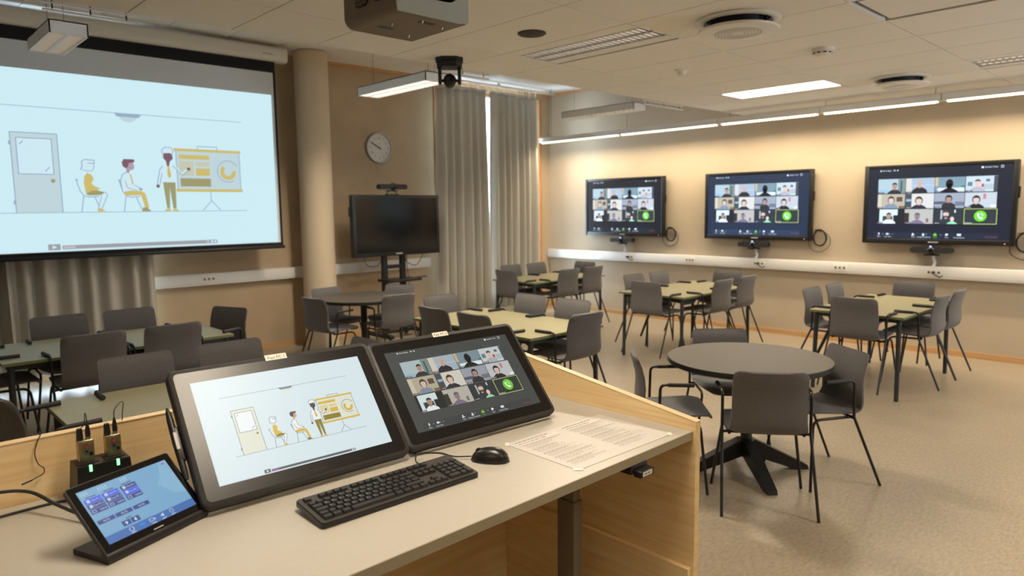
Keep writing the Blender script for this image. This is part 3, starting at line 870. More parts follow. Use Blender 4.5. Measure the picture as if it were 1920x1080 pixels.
SK1, SK2, SK3 = rgb(196, 164, 144), rgb(172, 138, 118), rgb(214, 186, 170)
HB, HK, HG = rgb(72, 56, 46), rgb(36, 34, 38), rgb(120, 112, 106)
TILES = [
    dict(bg=rgb(168, 186, 188), ex=[(2.4, 0, 3.3, 1.85, rgb(120, 136, 130)), (2.7, .2, 2.9, 1.6, rgb(60, 82, 92)), (0, 0, 1.2, .5, rgb(150, 180, 196))], p=(2.0, .95, .42, SK2, HK, rgb(46, 46, 48), 'short')),
    dict(bg=rgb(160, 176, 186), ex=[(0, 0, .7, 1.85, rgb(206, 196, 184)), (.7, .9, 3.3, 1.0, rgb(178, 192, 200))], p=(1.6, 1.2, .46, SK1, HG, rgb(40, 38, 42), 'bald')),
    dict(bg=rgb(120, 142, 150), ex=[(0, .8, .35, 1.85, rgb(200, 170, 130)), (.3, .12, 3.2, .55, rgb(216, 226, 226)), (2.9, .6, 3.3, .8, rgb(70, 120, 70))], p=(1.6, 1.05, .5, HK, rgb(22, 22, 24), rgb(26, 26, 28), 'shadow')),
    dict(bg=rgb(190, 200, 200), ex=[(1.9, .3, 2.9, .9, rgb(170, 182, 180)), (2.9, 0, 3.3, 1.85, rgb(70, 74, 80)), (.2, .7, .7, 1.2, rgb(96, 120, 130)), (2.1, 1.2, 2.5, 1.5, rgb(90, 100, 110)), (1.65, .55, 1.9, .95, rgb(190, 60, 66))], p=(1.25, 1.05, .42, SK3, HB, rgb(170, 170, 174), 'short')),
    dict(bg=rgb(176, 166, 144), ex=[(2.3, .9, 3.0, 1.5, rgb(90, 76, 66)), (0, 0, .5, 1.85, rgb(200, 190, 166)), (2.6, 0, 3.3, .35, rgb(120, 100, 70))], p=(1.65, 1.1, .42, SK3, HB, rgb(126, 136, 150), 'long')),
    dict(bg=rgb(206, 202, 190), ex=[(0, 0, .75, 1.85, rgb(64, 74, 82)), (.1, .9, .7, 1.2, rgb(150, 170, 180))], p=(1.6, .98, .46, SK3, HB, rgb(44, 46, 58), 'long')),
    dict(bg=rgb(150, 156, 164), ex=[(0, .5, 1.3, .85, rgb(84, 88, 98)), (2.3, .3, 3.3, .8, rgb(110, 114, 122)), (0, 0, 1.3, .2, rgb(200, 208, 212))], p=(1.6, 1.15, .4, SK2, HK, rgb(50, 46, 52), 'long')),
    dict(bg=rgb(186, 190, 190), ex=[(1.9, 1.1, 2.2, 1.7, rgb(190, 120, 124)), (2.7, .05, 3.3, .4, rgb(220, 226, 226))], p=(1.2, 1.0, .44, SK3, HK, rgb(34, 34, 40), 'long')),
    dict(bg=rgb(30, 34, 38), ex=[(.3, 0, 2.5, 1.85, rgb(206, 222, 222)), (.7, .2, 1.9, 1.0, rgb(52, 62, 72)), (2.0, 0, 3.2, 1.1, rgb(30, 34, 38))], p=(1.45, 1.0, .42, SK2, HK, rgb(226, 230, 228), 'short')),
    dict(bg=rgb(178, 174, 162), ex=[(0, 0, .55, 1.4, rgb(50, 46, 44)), (2.5, .2, 2.8, .7, rgb(110, 106, 96))], p=(1.5, .95, .44, rgb(140, 120, 124), rgb(96, 84, 92), rgb(120, 106, 128), 'short')),
    dict(bg=rgb(44, 52, 56), ex=[(.8, .5, 1.0, 1.7, rgb(170, 180, 180)), (2.3, 1.4, 2.45, 1.75, rgb(210, 220, 220))], p=(1.4, 1.2, .44, SK3, rgb(80, 66, 58), rgb(50, 54, 58), 'beard')),
]
def meeting(parent, su, sv, m, bgcol, loc, rot, eps, toolbar_col, detail=True):
    """screen part with one video tile per participant below it"""
    p = Paint(su, sv, eps)
    p.rect(0, 0, 16, 9, bgcol, 0)
    if toolbar_col: p.rect(.9, .1, 14.9, .82, toolbar_col, 1)
    wh, gr = rgb(225, 230, 235), rgb(150, 160, 172)
    p.ell(1.45, 8.75, .08, .1, wh, 2, n=10); p.text('Recording...', 1.65, 8.68, .24, wh, 2, 'l')
    p.rect(3.0, 8.68, 3.07, 8.84, wh, 2); p.rect(3.12, 8.68, 3.19, 8.84, wh, 2); p.rect(3.4, 8.68, 3.54, 8.82, wh, 2)
    p.poly(rrect(12.75, 8.6, 12.98, 8.82, .05), wh, 2); p.text('Speaker View', 13.1, 8.64, .24, wh, 2, 'l')
    p.line([(14.75, 8.6), (14.75, 8.84), (14.97, 8.84), (14.97, 8.6), (14.75, 8.6)], .04, wh, 2)
    def label(x, t, c=wh): p.text(t, x, .18, .19, c, 2)
    p.poly(rrect(1.46, .46, 1.6, .74, .06), wh, 2); p.line([(1.53, .46), (1.53, .4)], .04, wh, 2); label(1.53, 'Mute')
    p.poly(rrect(2.42, .47, 2.68, .68, .04), wh, 2); p.poly([(2.69, .57), (2.82, .5), (2.82, .66)], wh, 2); label(2.62, 'Stop Video')
    for x in (2.02, 3.2, 8.82):
        p.line([(x - .07, .52), (x, .6), (x + .07, .52)], .035, gr, 2)
    p.ell(5.62, .64, .09, .09, wh, 2, n=12); p.poly(arc(5.62, .42, .16, .14, 0, 180, 8), wh, 2); p.rect(5.8, .5, 5.9, .54, wh, 2); label(5.68, 'Invite')
    p.ell(6.82, .64, .09, .09, wh, 2, n=12); p.poly(arc(6.82, .42, .17, .14, 0, 180, 8), wh, 2); p.text('12', 7.15, .56, .18, wh, 2); label(6.9, 'Manage Participants')
    g = rgb(110, 200, 50)
    p.poly(rrect(7.98, .42, 8.36, .64, .05), g, 2); p.poly([(8.07, .66), (8.17, .8), (8.27, .66)], g, 2); label(8.17, 'Share', g)
    p.ell(9.46, .6, .16, .13, wh, 2, n=14); p.poly([(9.34, .52), (9.32, .4), (9.46, .5)], wh, 2.2); label(9.46, 'Chat')
    p.poly(rrect(10.58, .46, 11.02, .72, .04), wh, 2); p.text('CC', 10.8, .52, .2, bgcol, 3); label(10.8, 'Closed Caption')
    p.text('End Meeting', 14.15, .32, .24, rgb(150, 70, 90), 2)
    scr = p.build('screen', m, parent, loc, rot)
    for i in range(12):
        r_, c_ = divmod(i, 4)
        x0 = [1.2, 4.53, 7.86, 11.2][c_]; y0 = 7.68 - 1.95 * r_ - 1.87
        if i == 11:
            q = Paint(su, sv, eps, -x0 + 0.0, -y0)
            q.rect(0, 0, 3.42, 1.87, rgb(214, 226, 120), 1); q.rect(.05, .05, 3.37, 1.82, rgb(46, 52, 56), 2)
            q.ell(1.72, .98, .66, .66, rgb(104, 200, 44), 3, n=32)
            q.poly([(1.36, 1.24), (1.5, 1.36), (1.62, 1.16), (1.54, 1.06), (1.74, .82), (1.86, .88), (2.04, .74), (1.9, .58), (1.66, .64), (1.42, .94)], rgb(235, 245, 235), 4)
            q.line(arc(1.72, 1.0, .2, .2, 0, 90, 6), .05, rgb(220, 240, 220), 4); q.line(arc(1.72, 1.0, .34, .34, 0, 90, 8), .05, rgb(220, 240, 220), 4)
            q.rect(.08, .08, .9, .2, rgb(150, 156, 160), 3)
        else:
            T = TILES[i]
            q = Paint(su, sv, eps, -x0, -y0)
            q.rect(.01, .02, 3.29, 1.87, T['bg'], 1)
            for k, (a, b, c, d, col) in enumerate(T['ex']): q.rect(max(a, .01), max(b, .02), min(c, 3.29), min(d, 1.86), col, 1.2 + .15 * k)
            person(q, *T['p'])
            if i == 10:
                person(q, 2.1, .62, .3, rgb(226, 196, 184), rgb(226, 200, 180), rgb(150, 220, 170), 'bald', 7)
            q.rect(.03, .03, .75, .2, rgb(40, 42, 46), 12); q.rect(.2, .08, .68, .14, rgb(190, 194, 198), 13); q.rect(.07, .06, .12, .17, rgb(220, 90, 90), 13)
        q.build('video_tile', m, scr)
    return scr

# ------------------------------------------------------------------ projection screen
t = thing('projection_screen', 'pulled down white projection screen showing a training cartoon', 'projection screen', (2.19, 7.85, 0))
MB().box(-1.56, 1.56, -.002, .002, 1.30, 3.42).build('black_border', 'screen_black_border', t)
MB().box(-1.53, 1.53, -.005, -.0025, 1.335, 3.28).build('fabric', mat('screen_fabric', rgb(214, 222, 232), .9), t)  # bluish spill light of the projector is put into the fabric colour
p = Paint(3.0 / 16, 1.69 / 9, 0.0004)
slide(p, PAL_PROJ)
p.build('projected_picture', 'projection_print', t, (-1.5, -.0056, 1.34), (PI / 2, 0, 0))
MB().rbox(-1.58, 1.58, -.02, .02, 1.265, 1.302, .012).build('bottom_bar', 'black_plastic', t, 50)
cs = MB().slab(rrect(-.085, -.085, .085, .085, .05, 5), -1.70, 1.70, Matrix.Rotation(PI / 2, 4, 'Y') @ Matrix.Rotation(PI / 2, 4, 'Z'))
cs.build('casing', 'white_enamel', t, 40, (0, .03, 3.49))
MB().box(1.40, 1.52, -.0565, -.0545, 3.47, 3.485).build('maker_plate', 'grey_enamel', t)
for xx in (-1.3, 1.2):
    MB().box(xx - .03, xx + .03, 0, .45, 3.50, 3.53).build('wall_bracket', 'white_enamel', t)

# ------------------------------------------------------------------ curtains
def curtain(x0, x1, ztop, zbot, folds, label, y=8.06, gather=0.0, flare=0.0):
    t = thing('curtain', label, 'curtain', ((x0 + x1) / 2, y, 0), 0, 'grey window curtains')
    rows = []
    w = x1 - x0
    n = folds * 10
    ph = random.random() * 6
    for j in range(14):
        v = j / 13
        z = ztop + (zbot - ztop) * v
        amp = 0.022 + .035 * min(1, v * 2.5)
        row = []
        for i in range(n + 1):
            u = i / n
            x = -w / 2 + w * u + flare * v * (u - .5) + gather * v * u
            a = u * folds * 2 * PI
            yy = amp * math.sin(a + .6 * math.sin(a * .37 + ph)) + .012 * math.sin(a * .5 + ph + 1.5 * v) * v
            row.append((x + .008 * math.cos(a) * v, yy, z))
        rows.append(row)
    b = MB().grid(rows)
    o = b.build('fabric', 'curtain_grey', t, 180)
    sm = o.modifiers.new('thickness', 'SOLIDIFY'); sm.thickness = .003
    hd = MB().grid([[(x, y - .004 if False else y, z + .06) for x, y, z in rows[0]], [(x, y, z) for x, y, z in rows[0]]])
    h = hd.build('heading_tape', 'curtain_grey', t, 180)
    sm = h.modifiers.new('thickness', 'SOLIDIFY'); sm.thickness = .006
    for i in range(folds + 1):
        xx = -w / 2 + w * i / folds
        MB().box(xx - .006, xx + .006, -.006, .006, ztop + .05, 3.555).build('hook', 'white_plastic', t)
    return t
curtain(6.24, 7.19, 3.42, .14, 6, 'left grey curtain of the pair in the far corner', flare=.10)
curtain(7.28, 8.27, 3.42, .14, 7, 'right grey curtain of the pair in the far corner', flare=.03)
curtain(1.07, 2.38, 3.42, .12, 7, 'grey curtain hanging behind the projection screen')
curtain(-1.25, 1.20, 3.42, .12, 12, 'grey curtain at the left edge behind the projection screen', y=8.15)
for x0, x1, lab in ((6.2, 8.72, 'white curtain rail over the corner window'), (-1.3, 2.4, 'white curtain rail behind the projection screen')):
    t = thing('curtain_rail', lab, 'curtain rail', ((x0 + x1) / 2, 8.06, 3.55))
    w = (x1 - x0) / 2
    MB().box(-w, w, -.015, .015, 0, .025).build('rail', 'white_enamel', t)
    for xx in (-w + .1, 0, w - .1):
        MB().box(xx - .02, xx + .02, -.01, .01, .025, .06).build('ceiling_clip', 'white_enamel', t)

# ------------------------------------------------------------------ cable trunking with sockets
def trunking(name_label, loc, length, rotz, sockets):
    """runs along local +x, stands out along local -y"""
    t = thing('cable_trunking', name_label, 'cable duct', loc, rotz)
    MB().rbox(0, length, -.085, 0, .86, .995, .006).build('duct', 'white_enamel', t, 40)
    MB().box(0.002, length - .002, -.0865, -.0845, .884, .886).build('cover_seam', 'grey_enamel', t)
    for u, plug in sockets:
        s = MB().rbox(u - .085, u + .085, -.09, -.08, .885, .975, .004).build('socket_plate', 'white_plastic', t, 40)
        for k in (-1, 0, 1):
            MB().lathe([(0, .0), (.013, 0), (.015, .003), (.015, .005)], 16, Matrix.Translation((u + k * .05, -.0925, .93)) @ Matrix.Rotation(PI / 2, 4, 'X') @ Matrix.Diagonal((1, 1, -1, 1))).build('socket', mat('socket_grey', rgb(96, 94, 92), .5), s)
        if plug:
            pb = MB().lathe([(.0, 0), (.016, 0), (.018, -.02), (.01, -.045), (0, -.046)], 14, Matrix.Translation((u, -.094, .93)) @ Matrix.Rotation(-PI / 2, 4, 'X'))
            pb.tube(spline([(u, -.13, .928), (u + .03, -.15, .91), (u + .07, -.13, .885), (u + .09, -.1, .9)]), .006, 6)
            pb.build('plug', 'black_plastic', t, 50)
    return t
# right wall: local +x must run towards -y (to the right in the picture), standing out to -x
def ty(y): return (YB - .01) - y
trunking('long white cable duct along the right wall under the screens', (XR, YB - .01, 0), YB + 2.5, -PI / 2, [(ty(6.55), True), (ty(5.47), False), (ty(4.42), True), (ty(3.37), False), (ty(2.35), True), (ty(1.2), False)])
trunking('white cable duct on the wall under the projection screen', (2.42, YB, 0), 1.85, 0, [(.58, False)])
trunking('short white cable duct behind the mobile screen', (4.40, YB, 0), 1.80, 0, [])

# ------------------------------------------------------------------ wall clock
t = thing('wall_clock', 'round white wall clock with silver rim', 'clock', (5.405, YB - .002, 2.545), 0, None, (PI / 2, 0, 0))
MB().lathe([(.0, 0), (.2, 0), (.208, .02), (.2, .045), (.185, .046), (.182, .03)], 56, None, False).build('case', 'brushed_aluminium', t, 40)
MB().lathe([(.185, .026), (.0, .027)], 56).build('dial', 'clock_face', t)
p = Paint(1, 1, .0005)
for k in range(1, 13):
    a = PI / 2 - k * PI / 6
    p.text(str(k), .135 * math.cos(a), .135 * math.sin(a) - .015, .046, rgb(60, 56, 52), 1)
p.rect(-.02, .05, .02, .058, rgb(120, 116, 110), 1)
p.build('numerals', 'paper_print', t, (0, 0, .0275))
def hand(ang, ln, wd, z, name):
    M = Matrix.Rotation(-ang, 4, 'Z')
    MB().box(-wd / 2, wd / 2, -.03, ln, z, z + .002, M).build(name, 'black_plastic', t)
hand(math.radians(298), .135, .012, .030, 'minute_hand'); hand(math.radians(298), .09, .016, .033, 'hour_hand')
MB().lathe([(.01, .03), (.01, .038), (0, .038)], 14).build('hub', 'black_plastic', t)

# ------------------------------------------------------------------ wall screens with meeting, their camera bars, cables
def screen_frame(t, w, h, d, bez, m='black_plastic'):
    """frame facing local -y, centred on x, standing z 0..h"""
    b = MB()
    b.rbox(-w / 2, w / 2, 0.004, d, 0, h, .012)
    b.build('housing', m, t, 50)
    f = MB()
    f.rbox(-w / 2, -w / 2 + bez, -.004, .012, 0, h, .004).rbox(w / 2 - bez, w / 2, -.004, .012, 0, h, .004)
    f.rbox(-w / 2 + bez, w / 2 - bez, -.004, .012, 0, bez * 1.25, .004).rbox(-w / 2 + bez, w / 2 - bez, -.004, .012, h - bez * .8, h, .004)
    f.build('bezel', 'black_gloss' if False else m, t, 50)

def video_bar(label, loc, rotz):
    t = thing('video_bar', label, 'camera', loc, rotz, 'camera and speaker bars')
    MB().slab(rrect(-.21, -.032, .21, .032, .031, 6), -.045, .045, Matrix.Rotation(PI / 2, 4, 'X')).build('speaker_bar', 'rubber', t, 40)
    MB().lathe([(.048 * math.cos(a), .048 * math.sin(a)) for a in [-PI / 2 + i * PI / 10 for i in range(11)]], 20, Matrix.Translation((0, -.015, .0))).build('camera_ball', 'black_gloss', t, 60)
    MB().lathe([(0, .052), (.018, .05), (.02, .044)], 18, Matrix.Translation((0, -.015, 0)) @ Matrix.Rotation(PI / 2, 4, 'X')).build('lens', 'black_gloss', t, 60)
    MB().rbox(-.07, .07, -.03, .05, -.06, -.045, .004).build('foot', 'black_plastic', t)
    return t

def wall_tv(yc, zb, tone, which):
    t = thing('wall_screen', '%s wall screen showing a video meeting' % which, 'screen', (XR - .105, yc, zb), -PI / 2, 'meeting screens on the right wall')
    w, h = 1.50, .895
    screen_frame(t, w, h, .065, .045)
    MB().box(-.3, .3, .065, .104, .25, .65).build('wall_mount', 'black_steel', t)
    meeting(t, 1.404 / 16, .795 / 9, 'tv_print', tone, (-.702, .0025, .058), (PI / 2, 0, 0), .0003, tuple(min(1, c * 1.5) for c in tone[:3]) + (1,))
    MB().box(-.05, .05, -.005, -.003, .018, .03).build('logo_plate', 'grey_enamel', t)
    MB().box(.66, .672, -.006, -.003, .018, .026).build('standby_light', 'led_red', t)
    MB().rbox(.7495, .765, .01, .05, .5, .62, .004).build('side_port', 'black_plastic', t)
    bar = video_bar('black camera bar under the %s wall screen' % which, (XR - .10, yc + .01, zb - .065), -PI / 2)
    MB().box(-.02, .02, -.045, -.02, .04, .066).build('top_bracket', 'black_steel', bar)
    MB().box(-.008, .008, -.048, -.045, .036, .05).build('status_light', 'led_blue', bar)
    d = thing('cable_duct', 'thin white cable cover below the %s wall screen' % which, 'cable duct', (XR - .004, yc, zb - .12), -PI / 2, 'cable covers under the wall screens')
    MB().tube(spline([(.0, -.06, .02), (.0, -.05, -.03), (.015, -.045, -.09), (.0, -.06, -.14)]), .016, 8).build('sleeve', 'white_plastic', d, 50)
    cb = thing('cable_coil', 'coiled black cable hanging right of the %s wall screen' % which, 'cable', (XR - .02, yc - .83, zb + .02), -PI / 2, 'coiled cables beside the wall screens')
    MB().tube([(0.0, -.03, .1), (0.0, .02, .1)], .008, 8).build('wall_hook', 'black_steel', cb)
    loop = []
    for i in range(49):
        a = i * 2 * PI / 12 + PI / 2
        rr = .098 + .004 * math.sin(i * 1.7)
        loop.append((rr * .8 * math.cos(a), -.022 + .00045 * i, .02 + rr * math.sin(a) - .006 * (i % 12) / 12))
    MB().tube(spline(loop, 2), .0075, 6, False).build('coil', 'black_plastic', cb, 60)
    MB().tube(spline([(-.07, -.02, .11), (.02, -.03, .12), (.13, -.025, .02), (.11, -.025, -.1), (-.01, -.025, -.16), (-.12, -.025, -.1), (-.13, -.02, .0)]), .004, 6).build('loose_end', 'black_plastic', cb, 60)
    MB().lathe([(.008, 0), (.008, .02)], 8, Matrix.Translation((-.02, -.028, -.13))).build('connector', 'grey_enamel', cb)
    return t
wall_tv(6.66, 1.252, rgb(22, 25, 34), 'leftmost')
wall_tv(4.48, 1.247, rgb(34, 46, 66), 'middle')
wall_tv(2.37, 1.243, rgb(26, 32, 44), 'rightmost')

# ------------------------------------------------------------------ switched-off screen on a mobile stand
t = thing('mobile_screen', 'large switched off screen on a black wheeled stand', 'screen', (5.23, 7.66, 0))
b = MB(); b.rbox(-.675, .675, -.05, .03, 1.105, 1.89, .012); b.build('housing', 'black_plastic', t, 50)
MB().box(-.63, .63, -.053, -.0502, 1.16, 1.855).build('glass', 'black_gloss', t)
MB().box(-.05, .05, -.0535, -.0505, 1.125, 1.14).build('logo_plate', 'grey_enamel', t)
MB().box(-.69, -.675, -.02, .02, 1.62, 1.74).build('side_port', 'black_plastic', t)
for xx in (-.165, .12):
    MB().rbox(xx - .035, xx + .035, .03, .09, .1, 1.6, .006).build('upright', 'black_steel', t)
MB().box(-.13, .085, .04, .08, .93, .98).build('crossbar', 'black_steel', t)
MB().rbox(-.24, .27, -.17, .12, .765, .80, .008).build('shelf', 'black_steel', t)
MB().rbox(.27, .44, -.05, -.02, .79, .805, .004).build('shelf_arm', 'black_steel', t)
MB().rbox(-.36, -.28, -.3, .3, .06, .11, .01).build('base_beam', 'black_steel', t)
MB().rbox(.26, .34, -.3, .3, .06, .11, .01).build('base_beam', 'black_steel', t)
MB().rbox(-.3, .3, .03, .1, .07, .12, .01).build('base_beam', 'black_steel', t)
for xx in (-.32, .3):
    for yy in (-.27, .27):
        MB().lathe([(0, -.012), (.03, -.012), (.03, .012), (0, .012)], 16, Matrix.Translation((xx, yy, .03)) @ Matrix.Rotation(PI / 2, 4, 'Y')).build('caster', 'rubber', t, 40)
for pts in ([(-.5, .0, 1.1), (-.45, .02, 1.0), (-.3, .03, .98), (-.2, .03, 1.08)], [(.1, .0, 1.1), (.18, .02, 1.0), (.32, .02, .96), (.42, .0, 1.1)], [(.16, .02, 1.1), (.17, .02, .9), (.19, .02, .76), (.2, .03, .68)]):
    MB().tube(spline(pts), .005, 6).build('cable', 'black_plastic', t, 60)
vb = video_bar('black camera bar on top of the switched off screen', (5.17, 7.64, 1.995), 0)
MB().box(-.09, .09, -.02, .04, -.105, -.095).build('stand_plate', 'black_plastic', vb)
for xx in (-.1, .08):
    MB().tube([(xx * .4, 0, -.05), (xx, 0, -.1)], .006, 6).build('stand_leg', 'black_plastic', vb)

# ------------------------------------------------------------------ chairs
def make_chair():
    root = thing('armchair', 'x', 'chair')
    P = [(.325, .425, .150), (.32, .440, .178), (.305, .4535, .200), (.26, .460, .216), (.18, .4575, .222), (.08, .450, .222), (.0, .445, .218), (-.04, .447, .213), (-.07, .458, .209),
         (-.09, .480, .206), (-.098, .51, .201), (-.096, .56, .199), (-.092, .62, .198), (-.098, .68, .198), (-.112, .735, .198), (-.126, .775, .196), (-.131, .79, .189), (-.134, .80, .168)]
    SPLIT = 8
    def shell(rows_idx, name):
        top = []; bot = []
        m = 9
        for i in rows_idx:
            y, z, hw = P[i]
            a = P[max(i - 1, 0)]; b = P[min(i + 1, len(P) - 1)]
            ty_, tz = b[0] - a[0], b[1] - a[1]
            d = math.hypot(ty_, tz); ny, nz = tz / d, -ty_ / d     # towards the sitter
            if i <= 2: ny, nz = 0.25, .97
            rt = []; rb = []
            for k in range(m):
                s = -1 + 2 * k / (m - 1)
                s2 = math.copysign(abs(s) ** .8, s)
                edge = 1 - abs(s) ** 4
                end = 1.0 if 1 < i < len(P) - 2 else .55
                tt = (.005 + .012 * edge) * end
                bend = .014 * s * s * (1 if i > SPLIT else .55)     # dished across the width
                bx, by, bz = hw * s2, y + ny * bend, z + nz * bend
                rt.append((bx, by + ny * tt, bz + nz * tt)); rb.append((bx, by - ny * tt, bz - nz * tt))
            top.append(rt); bot.append(rb)
        b_ = MB().grid(top).grid([r[::-1] for r in bot])
        # rim
        for j in range(len(top) - 1):
            for e in (0, -1):
                b_.add([top[j][e], top[j + 1][e], bot[j + 1][e], bot[j][e]], [(0, 1, 2, 3)])
        for e in (0, -1):
            for k in range(m - 1):
                b_.add([top[e][k], top[e][k + 1], bot[e][k + 1], bot[e][k]], [(0, 1, 2, 3)])
        return b_.build(name, 'fabric_grey', root, 70)
    shell(range(0, SPLIT + 1), 'seat')
    shell(range(SPLIT, len(P)), 'backrest')
    r = .0088
    for s in (-1, 1):
        MB().tube([(s * .252, -.185, .0), (s * .238, .0, .435)], r, 8).build('leg', 'black_steel', root, 60)
        MB().tube(fillet([(s * .262, .285, .0), (s * .205, .245, .418), (s * .2, -.02, .425)], .05), r, 8).build('leg', 'black_steel', root, 60)
        MB().tube(fillet([(s * .238, .0, .43), (s * .238, .006, .6585), (s * .243, .10, .6585)], .034), r, 8).build('arm_post', 'black_steel', root, 60)
        MB().tube([(s * .2405, .05, .6585), (s * .248, .20, .6585)], .0125, 10).build('armrest', 'rubber', root, 60)
    MB().tube([(-.238, .0, .428), (.238, .0, .428)], r, 8).build('stretcher', 'black_steel', root, 60)
    return root
CH = make_chair()
used = [False]
HUNG = .0835
def chair(x, y, deg, label, group, hung=True, top=.74):
    if used[0]: c = copy_tree(CH)
    else: c = CH; used[0] = True
    c.location = (x, y, (top - .7395 + .0835 + .0005 - 0.0) if hung else 0.0)
    if hung: c.location.z = top - (.6585 - .0125) + .0005
    c.rotation_euler = (0, 0, math.radians(deg - 90))
    c['label'] = label; c['group'] = group
    return c

def rect_table(x0, x1, y0, y1, label):
    cx, cy = (x0 + x1) / 2, (y0 + y1) / 2
    t = thing('folding_table', label, 'table', (cx, cy, 0), 0, 'green topped tables')
    w, h = (x1 - x0) / 2, (y1 - y0) / 2
    MB().rbox(-w, w, -h, h, .718, .74, .002).build('tabletop', 'green_linoleum', t)
    e = MB(); q = .0012
    e.box(-w - q, w + q, -h - q, -h + .001, .7185, .7365).box(-w - q, w + q, h - .001, h + q, .7185, .7365).box(-w - q, -w + .001, -h, h, .7185, .7365).box(w - .001, w + q, -h, h, .7185, .7365)
    e.build('edge_band', 'green_edge', t)
    i = .05
    f = MB()
    f.box(-w + i, w - i, -h + i - .015, -h + i + .015, .683, .718).box(-w + i, w - i, h - i - .015, h - i + .015, .683, .718)
    f.box(-w + i - .015, -w + i + .015, -h + i, h - i, .683, .718).box(w - i - .015, w - i + .015, -h + i, h - i, .683, .718)
    f.build('frame', 'charcoal_steel', t)
    for sx in (-1, 1):
        for sy in (-1, 1):
            lx, ly = sx * (w - i), sy * (h - i)
            MB().tube([(lx, ly, .71), (lx + sx * .01, ly + sy * .01, .0)], [.0205, .0185], 12).build('leg', 'charcoal_steel', t, 60)
    return t

def ring(T, name, label, spots):
    x0, x1, y0, y1 = T
    rect_table(x0, x1, y0, y1, label)
    o = .035
    g = 'grey armchairs hung on the tables'
    for side, pos, lab in spots:
        if isinstance(side, tuple): chair(side[0], side[1], pos, lab, g)
        if side == '-x': chair(x0 - o, pos, 0, lab, g)
        if side == '+x': chair(x1 + o, pos, 180, lab, g)
        if side == '-y': chair(pos, y0 - o, 90, lab, g)
        if side == '+y': chair(pos, y1 + o, -90, lab, g)
ring((6.40, 7.90, 1.92, 2.72), 'T3', 'green table below the rightmost wall screen', [
    ('-x', 2.28, 'grey chair with its back to the camera at the table below the rightmost wall screen'),
    ('-y', 6.93, 'grey chair seen from the side at the rightmost table, nearer the camera'),
    ('-y', 7.44, 'rightmost grey chair of all, nearest the right wall'),
    ('+x', 2.33, 'grey chair between the rightmost table and the wall'),
    ('+y', 6.78, 'left grey chair on the far side of the rightmost table'),
    ('+y', 7.32, 'right grey chair on the far side of the rightmost table')])
ring((6.35, 7.88, 4.03, 4.88), 'T2', 'green table below the middle wall screen', [
    ('-x', 4.42, 'grey chair with its back to the camera at the table below the middle wall screen'),
    ('-y', 6.92, 'left grey chair on the right side of the middle wall table'),
    ('-y', 7.46, 'right grey chair on the right side of the middle wall table'),
    ('+x', 4.45, 'grey chair between the middle wall table and the wall, half hidden'),
    ('+y', 6.82, 'left grey chair on the far side of the middle wall table'),
    ('+y', 7.34, 'right grey chair on the far side of the middle wall table')])
ring((6.36, 7.80, 6.25, 7.05), 'T1', 'green table in the far corner by the curtains', [
    ('-x', 6.63, 'grey chair with its back to the camera at the far corner table'),
    ('-y', 6.88, 'left grey chair on the near right side of the far corner table'),
    ('-y', 7.38, 'right grey chair on the near right side of the far corner table'),
    ('+x', 6.74, 'grey chair by the wall at the far corner table, mostly hidden'),
    ('+y', 6.84, 'left grey chair before the curtains at the far corner table'),
    ('+y', 7.36, 'right grey chair before the curtains at the far corner table')])
ring((3.60, 4.45, 3.58, 5.05), 'T4', 'long green table in the middle just behind the right pen display', [
    ('-x', 4.57, 'grey chair on the left side of the middle table, farther from the camera'),
    ('-x', 4.06, 'grey chair on the left side of the middle table, just above the right pen display'),
    ('+x', 4.56, 'left grey chair on the right side of the middle table'),
    ('+x', 4.03, 'right grey chair on the right side of the middle table'),
    ('-y', 4.07, 'large grey chair at the near end of the middle table beside the lectern'),
    ('+y', 4.02, 'grey chair at the far end of the middle table toward the mobile screen')])
ring((.66, 2.16, 3.36, 4.17), 'T5', 'green table directly behind the lectern panel on the left', [
    ((.55, 3.79), 8, 'grey chair at the left edge of the picture behind the lectern panel'),
    ('+y', 1.14, 'brownish grey chair behind the left pen display, left one at the near table'),
    ('+y', 1.68, 'brownish grey chair behind the left pen display, right one at the near table'),
    ('+x', 3.72, 'grey chair whose top peeks out between the two pen displays')])
ring((.66, 2.16, 5.46, 6.30), 'T6', 'pale green table below the projection screen', [
    ((.575, 5.88), 2, 'grey chair at the left end of the table below the projection screen'),
    ('-y', 1.16, 'left grey chair on the near side of the table below the projection screen'),
    ('-y', 1.67, 'right grey chair on the near side of the table below the projection screen'),
    ('+y', 1.17, 'left grey chair on the far side of the table below the projection screen'),
    ('+y', 1.68, 'right grey chair on the far side of the table below the projection screen'),
    ((2.20, 5.84), 202, 'bluish grey chair at the right end of the table below the projection screen')])

